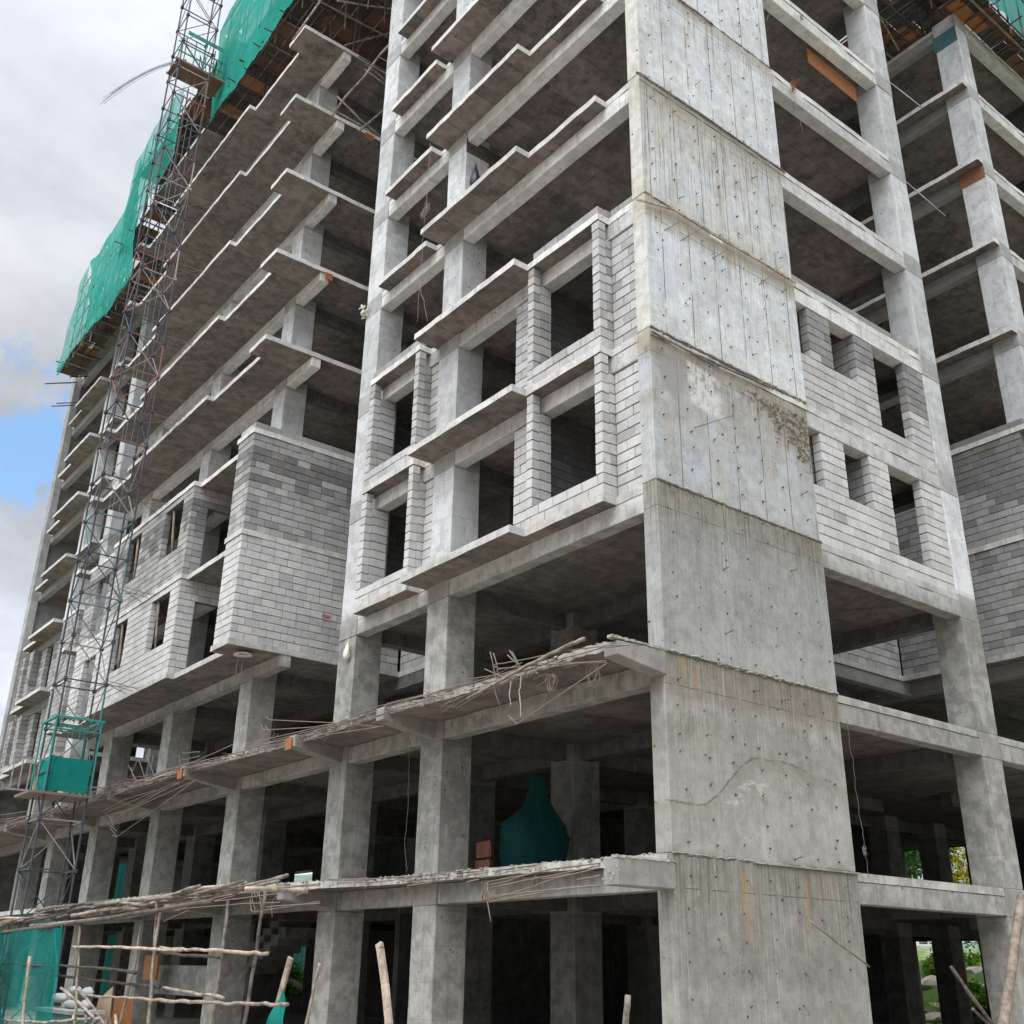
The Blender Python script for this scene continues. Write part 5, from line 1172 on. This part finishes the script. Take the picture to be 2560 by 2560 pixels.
A_ = Vector((-2.66, 6.62, -1.95)); Bp = [Vector(p) for p in ((-2.68, 7.05, -2.55), (-2.70, 6.7, -2.75), (-2.66, 6.2, -2.65))]
P0 = [A_, A_ + Vector((0, .17, -.12)), Bp[0]]; n0 = 10
for i in range(n0+1):
    t = i/n0
    l = A_.lerp(Vector((-2.68, 7.2, -2.8)), t) + Vector((.03*math.sin(t*9), .10*math.sin(t*math.pi), 0)); r = A_.lerp(Vector((-2.6, 6.35, -2.8)), t) + Vector((.04*math.sin(t*7), 0, 0))
    for j in range(5): s = j/4; p = l.lerp(r, s); mb.v.append((p.x + .05*math.sin(s*9+t*4)*t, p.y, p.z))
for i in range(n0):
    for j in range(4): mb.f.append((i*5+j, i*5+j+1, (i+1)*5+j+1, (i+1)*5+j)); mb.t.append((1, 1, 1))
tag(mb.build('net_rag', NETR, None, smooth=True, origin=A_), 'torn teal net rag hanging from the squared stake', 'net')
tube_thing('leaning_pole', 'pole', 'thick pale debarked trunk leaning at the right picture edge', [BK['rpole'][0][0], BK['rpole'][0][1], BK['rpole'][0][2], (4.3, -2.0, -3.2)], .07, MWL, n=12, r1=.095, wob=.008)
for L, lab in zip(BK['rstick'], ['weathered squared stick leaning in front of the right openings', 'short stick crossing under the squared one']): tube_thing('leaning_stick', 'stick', lab, list(L)+[tuple(Vector(L[-1]) + (Vector(L[-1])-Vector(L[-2])))], .03, MWD, n=4, wob=.003)

# sacks, bench, cardboard behind the low net
for i, (c, r) in enumerate([((-2.55, 18.9, -2.38), (.13, .36, .14)), ((-2.5, 18.1, -2.5), (.13, .30, .12)), ((-2.3, 18.5, -2.2), (.12, .22, .14)), ((-2.25, 17.75, -2.22), (.12, .30, .13)), ((-2.3, 17.6, -2.5), (.12, .22, .13))]):
    r = (r[0], r[1]*1.15, r[2]*.85); c = (c[0], c[1], c[2]-.04)
    sack('cement_sack', 'sack', ['slumped pale cement sack leaning at the left of the heap', 'pale cement sack low in the heap beside the pole', 'small sack on top of the heap behind the pole', 'pointed sack right of the pole on the heap', 'small sack low down right of the pole'][i], c, r, MSACK, i)
bn = empty('low_crate', (-2.5, 18, -2.7)); tag(bn, 'pale green low crate holding up the heap of sacks', 'crate')
MB().box(-2.95, -2.1, 16.7, 19.5, -2.72, -2.64).build('crate_top', MSACK, bn); MB().box(-2.9, -2.2, 16.8, 19.4, -3.2, -2.72).build('crate_side', plain('crate_green', (.12, .26, .22), .7), bn)
mb = MB(); mb.v = [tuple(p) for p in ((-1.9, 18.1, -2.85), (-1.9, 17.9, -2.42), (-1.95, 16.9, -2.12), (-1.95, 16.8, -2.9))]; mb.v += [(a+.015, b, c) for a, b, c in mb.v]; mb.f = [(0, 1, 2, 3), (7, 6, 5, 4), (0, 4, 5, 1), (1, 5, 6, 2), (2, 6, 7, 3), (3, 7, 4, 0)]; mb.t = [(1, 1, 1)]*6
tag(mb.build('cardboard_sheet', MCARD, None, origin=mb.v[0]), 'torn pointed sheet of brown cardboard beside the sacks', 'cardboard')
p0, p1 = (-1.9, 15.6, -2.95), (-1.88, 16.75, -2.35)
mb = MB(); mb.box(p0[0], p0[0]+.02, p0[1], p1[1], p0[2], p1[2], j=.03); tag(mb.build('cardboard_sheet', MORG, None, origin=p0), 'reddish brown board standing right of the cardboard', 'board')
for i in range(6):
    y = 15.2 + i*.5; tube_thing('scrap_timber', 'timber', 'short scrap timber lying in the litter at the foot of the scaffold', [outward((-2.2-R.uniform(0, .4), y, -2.95+R.uniform(0, .15))), outward((-2.0, y+R.uniform(.8, 1.6), -2.9+R.uniform(0, .2)))], .035, R.choice([MWL, MWD]), n=4, group='scrap timber at the foot of the scaffold')

# ---------------------------------------------------------------- things inside the podium
mb = MB(); n = 64
prof = [(2.12, .20), (1.9, .22), (1.6, .31), (1.42, .42), (1.28, .55), (1.12, .76), (.9, .82), (.6, .80), (.3, .73), (.02, .74)]
for z, w in prof:
    for k in range(n): a = 2*math.pi*k/n; q = 1+.06*math.sin(a*3+z*3)+.05*math.sin(a*7+z*5)+.045*math.sin(a*13+2*math.sin(z*4))+R.uniform(-.015, .015); cx = 2.62 - (.10 if z > 1.4 else .22 if z < 1.2 else .15); mb.v.append((cx + w*math.cos(a)*q*.98, 6.15+w*.5*math.sin(a)*q, z))
for j in range(len(prof)-1):
    for k in range(n): mb.f.append((j*n+k, j*n+(k+1) % n, (j+1)*n+(k+1) % n, (j+1)*n+k)); mb.t.append((1, 1, 1))
mb.f.append(tuple(k for k in range(n))); mb.t.append((1, 1, 1))
tag(mb.build('draped_net', NETD, None, smooth=True, origin=(2.5, 6.15, 0)), 'dark green netting gathered like a bottle and draped beside an inner column', 'net')
cr = empty('slatted_crate', (.75, 5.6, 0)); tag(cr, 'brown slatted board standing beside the front column on the first floor', 'crate')
for i in range(2): MB().box(.80, .83, 5.5, 5.92, .02+i*.33, .31+i*.33, (.11, .042, .025), j=.015).build('slat', MPLY, cr)
MB().box(.70, .74, 20.3, 20.62, -2.5, -1.2).build('q', MORG) if False else None
mb = MB(); mb.box(-.05, .02, 19.15, 20.1, -2.0, -1.38); tag(mb.build('orange_board', MORG, None, origin=(0, 19.2, -2)), 'orange board fixed low beside the fourth column foot', 'board')
mb = MB(); mb.box(.45, .65, 16.2, 20.6, -2.35, -1.62); mb.build('parapet_beam', MC, B)
st = MB()
for i in range(7): st.box(2.6, 3.6, 19.6-i*.42, 20.1-i*.42, -1.35+i*.18-.18, -1.35+i*.18)
for i in range(6): st.box(2.62, 3.58, 19.18-i*.42, 19.62-i*.42, -1.55+i*.18-.25, -1.33+i*.18-.18)
st.build('stair_flight', MC, B)
mb = MB(); mb.box(.72, .80, 26.95, 27.6, .02, 1.75); tag(mb.build('yellow_panel', plain('yellow_paint', (.55, .26, .02), .6), None, origin=(.75, 27, 0)), 'tall narrow yellow panel standing beside the fifth column', 'panel')

# odd bits left on ledges
mb = MB()
for _ in range(26):
    a = Vector((-.06, 10.40, 14.72)) + Vector((R.uniform(-.12, .04), R.uniform(-.02, .20), R.uniform(-.14, .14))); mb.tube([a, a+Vector((R.uniform(-.1, .1), R.uniform(-.1, .1), R.uniform(-.1, .1)))], R.uniform(.010, .03), 5, wob=.02, sub=2)
tag(mb.build('plastic_rag', MBAG, None, origin=(-.1, 10.6, 14.7)), 'crumpled pale plastic rag stuck on the left edge of the front column', 'rag')
mb = MB()
for p, q in (((-.2, 8.75, 18.02), (-.05, 9.1, 18.34)), ((-.2, 9.2, 18.03), (-.15, 8.8, 18.22)), ((-.1, 8.7, 18.04), (.2, 9.1, 18.08))): mb.obox(p, q, .09, .03)
tag(mb.build('timber_offcut', MWD, None, origin=(-.2, 9, 18)), 'crossed timber offcuts on a small upper ledge between the two front columns', 'timber')

# things seen right through the ground floor
def sheet(name, label, cat, x0, x1, y, z0, z1, col): 
    mb = MB(); mb.box(x0, x1, y, y+.06, z0, z1)
    k = x0
    while k < x1: mb.box(k, k+.05, y-.02, y, z0, z1); k += .3
    tag(mb.build(name, plain(name+'_paint', col, .6), None, origin=(x0, y, z0)), label, cat)
sheet('site_hoarding', 'red corrugated hoarding seen through the stair bay', 'hoarding', 13.6, 15.2, 42.6, GZ, -.5, (.42, .04, .045))
sheet('site_hoarding', 'teal corrugated hoarding beside the red one', 'hoarding', 15.3, 18.5, 42.8, GZ, -.3, (.05, .22, .19))
sheet('site_hoarding', 'green tall hoarding behind the left ground floor columns', 'hoarding', 2.4, 8.5, 47, GZ, 3.4, (.03, .24, .22))
sheet('site_hoarding', 'orange banded hoarding behind the first floor columns', 'hoarding', 2.4, 8.5, 46.8, -.2, .55, (.50, .13, .05))

# vegetation and rocks behind the right wing
def leafmat(name, a, b):
    m, g = newmat(name); P, _ = geo(g); rnd = g.n('ShaderNodeTexWhiteNoise', {'noise_dimensions': '3D'}, outp=0, Vector=g.vm('FLOOR', g.vm('MULTIPLY', P, (4., 4., 4.))))
    col = g.mix(rnd, a, b)
    dif = g.n('ShaderNodeBsdfDiffuse', Color=col); tr = g.n('ShaderNodeBsdfTranslucent', Color=col)
    g.t.links.new(g.n('ShaderNodeMixShader', Fac=.3, i1=dif, i2=tr), g.t.nodes.new('ShaderNodeOutputMaterial').inputs[0]); return m
ML1 = leafmat('leaf_green', (.06, .16, .025), (.22, .36, .06)); ML2 = leafmat('leaf_yellow', (.12, .19, .02), (.50, .36, .02)); ML3 = leafmat('leaf_deep', (.03, .09, .03), (.09, .17, .05))
def leaves(c, r, nl, s, mb):
    for _ in range(nl):
        a, t = R.uniform(0, 6.283), math.acos(R.uniform(-1, 1)); k = R.uniform(.35, 1)**.5*(1+.2*math.sin(3*a)+.15*math.sin(5*t))
        p = Vector((c[0]+r[0]*k*math.sin(t)*math.cos(a), c[1]+r[1]*k*math.sin(t)*math.sin(a), c[2]+r[2]*k*math.cos(t)))
        u = Vector((R.gauss(0, 1), R.gauss(0, 1), R.gauss(0, 1))).normalized(); v = u.cross(Vector((R.gauss(0, 1), R.gauss(0, 1), R.gauss(0, 1)))).normalized(); q = s*R.uniform(.6, 1.3); b = len(mb.v)
        for d in (-u*q, v*q*.45, u*q, -v*q*.45): mb.v.append(tuple(p+d))
        mb.f.append((b, b+1, b+2, b+3)); mb.t.append((1, 1, 1))
def bush(label, c, r, nl, mat, s=.10):
    e = empty('bush', c); tag(e, label, 'bush'); mb = MB(); leaves(c, r, nl, s, mb); mb.build('foliage', mat, e)
    mb = MB()
    for _ in range(5): a = R.uniform(0, 6.28); mb.tube([(c[0], c[1], c[2]-r[2]-.4), (c[0]+r[0]*.3*math.cos(a), c[1]+r[1]*.3*math.sin(a), c[2]), (c[0]+r[0]*.7*math.cos(a), c[1]+r[1]*.7*math.sin(a), c[2]+r[2]*.6)], .03, 5, r1=.01)
    mb.build('stem', MWD, e)
def gh(x):
    t = min(1, max(0, (x-28.6)/2.8)); return GZ + 2.15*t*t*(3-2*t)
bl = [('leafy bush seen through the left first floor opening of the right wing', 34.0, 17.4, 1.3, (1.3, 1.4, 1.7), ML3), ('bush with yellow flowers seen through the right first floor opening', 34.0, 15.1, 3.1, (1.0, 1.2, 1.4), ML2), ('low green bush under the yellow flowered one', 33.6, 14.9, 1.0, (1.2, 1.4, 1.4), ML1),
      ('small bush beside the pale rocks, left opening', 30.0, 15.3, -2.2, (.5, .5, .4), ML1), ('grassy bush above the rocks, right opening', 31.6, 14.0, -1.0, (.7, .9, .22), ML1), ('low weeds at the foot of the right opening', 29.8, 12.7, -2.5, (.5, .9, .45), ML1), ('weeds between the rocks at the left opening', 31.7, 16.2, -1.15, (.6, .8, .3), ML1), ('bush at the right picture edge beyond the last column', 36, 9.0, 1.8, (2, 2.4, 2.6), ML3),
      ('green scrub seen under the stair flight', 14.2, 39.5, -2.3, (1.9, .8, .7), ML1), ('low green scrub on the bank beyond the stair bay', 12.6, 37.0, -2.8, (1.4, .8, .5), ML1)]
def gh(x): return GZ + min(7.0, max(0, x-25.5)*.17)
bl = [('leafy bush seen through the left first floor opening of the right wing', 42.5, 21.9, 1.6, (1.6, 1.6, 1.5), ML3), ('bush with yellow flowers seen through the right first floor opening', 42.5, 19.6, 2.6, (1.3, 1.5, 2.0), ML2), ('low green bush under the yellow flowered one', 41, 18.4, 1.1, (1.7, 1.7, 1.3), ML1),
      ('small bush beside the pale rocks, left opening', 31.5, 14.8, -1.2, (.9, .9, .7), ML1), ('grassy bush above the rocks, right opening', 33.5, 14.2, -1.3, (1.3, 1.2, .6), ML1), ('low weeds at the foot of the right opening', 28.5, 10.8, -2.4, (.8, 1.4, .6), ML1), ('weeds between the rocks at the left opening', 28.8, 12.6, -2.3, (.7, .7, .5), ML1), ('bush at the right picture edge beyond the last column', 36, 9.0, 1.8, (2, 2.4, 2.6), ML3),
      ('green scrub seen under the stair flight', 14.2, 39.5, -2.3, (1.9, .8, .7), ML1), ('low green scrub on the bank beyond the stair bay', 12.6, 37.0, -2.8, (1.4, .8, .5), ML1)]
for lab, x, y, z, r, m_ in bl: bush(lab, (x, y, z), r, 2600, m_, .11)
def rock(label, c, r, seed):
    rr = random.Random(seed); me = bpy.data.meshes.new('boulder'); bm = bmesh.new(); bmesh.ops.create_icosphere(bm, subdivisions=2, radius=1)
    for v in bm.verts: k = 1+rr.uniform(-.16, .16); v.co = Vector((v.co.x*r[0]*k, v.co.y*r[1]*k, v.co.z*r[2]*k))
    bm.to_mesh(me); bm.free(); me.materials.append(MROCK); o = bpy.data.objects.new('boulder', me); COL.objects.link(o); o.location = c; tag(o, label, 'rock')
MROCK = plain('pale_rock', (.48, .42, .33), .9, .6)
for i, (lab, x, y, z, r) in enumerate([('large pale boulder in the left ground floor opening', 30.5, 15.1, -1.9, (.5, .62, .38)), ('flat boulder at the foot of the left opening', 29.5, 14.4, -2.8, (.5, .55, .28)), ('pale boulder under the grass in the right opening', 31.1, 13.45, -1.45, (.5, .6, .27)), ('second boulder below it in the right opening', 30.5, 13.1, -1.98, (.45, .5, .26)), ('small round boulder high in the left opening', 31.7, 15.9, -1.05, (.3, .3, .2)), ('tan boulder on the bank under the stair flight', 13.3, 37.8, -2.7, (1.0, .5, .6)), ('rubble stone low in the left opening', 29.0, 14.2, -3.1, (.5, .6, .25))]): rock(lab, (x, y, z), r, i)
def tree(label, x, y, h, cr, mat, kind='tree'):
    z0 = gh(x) - .2; e = empty('tree', (x, y, z0)); tag(e, label, 'tree')
    tr = MB(); tr.tube([(x, y, z0), (x+.1, y, z0+h*.45), (x-.05, y+.1, z0+h*.8)], .22, 8, r1=.07, wob=.03, sub=3)
    fo = MB()
    for i in range(9):
        a = R.uniform(0, 6.28); rr_ = cr*R.uniform(.35, .8); p = (x+rr_*math.cos(a), y+rr_*math.sin(a), z0+h*R.uniform(.5, 1)); tr.tube([(x, y, z0+h*R.uniform(.35, .7)), p], .06, 5, r1=.02); leaves(p, (cr*.45, cr*.45, cr*.35), 420, .17, fo)
    tr.build('trunk', MWD, e); fo.build('crown', mat, e)
tree('leafy tree beyond the right wing', 46, 25, 7, 2.6, ML3); tree('broad tree beyond the right picture edge', 44, 15, 6, 2.6, ML1); tree('dark tree behind the yellow flowered bush', 49, 20, 8, 3, ML3)
tree('tree beyond the hoardings behind the middle block', 13, 52, 6, 2.5, ML1)

# grass on the bank, too much to count
mb = MB()
for _ in range(14000):
    x, y = R.uniform(28, 36), R.uniform(9, 22); z = gh(x)
    h = R.uniform(.10, .32); dx, dy = R.gauss(0, .08), R.gauss(0, .08); b = len(mb.v)
    mb.v += [(x-.02, y, z-.05), (x+.02, y+.01, z-.05), (x+dx, y+dy, z+h)]; mb.f.append((b, b+1, b+2)); mb.t.append((1, 1, 1))
o = mb.build('grass', ML1, None); tag(o, 'green grass on the bank behind the building', 'grass', kind='stuff')
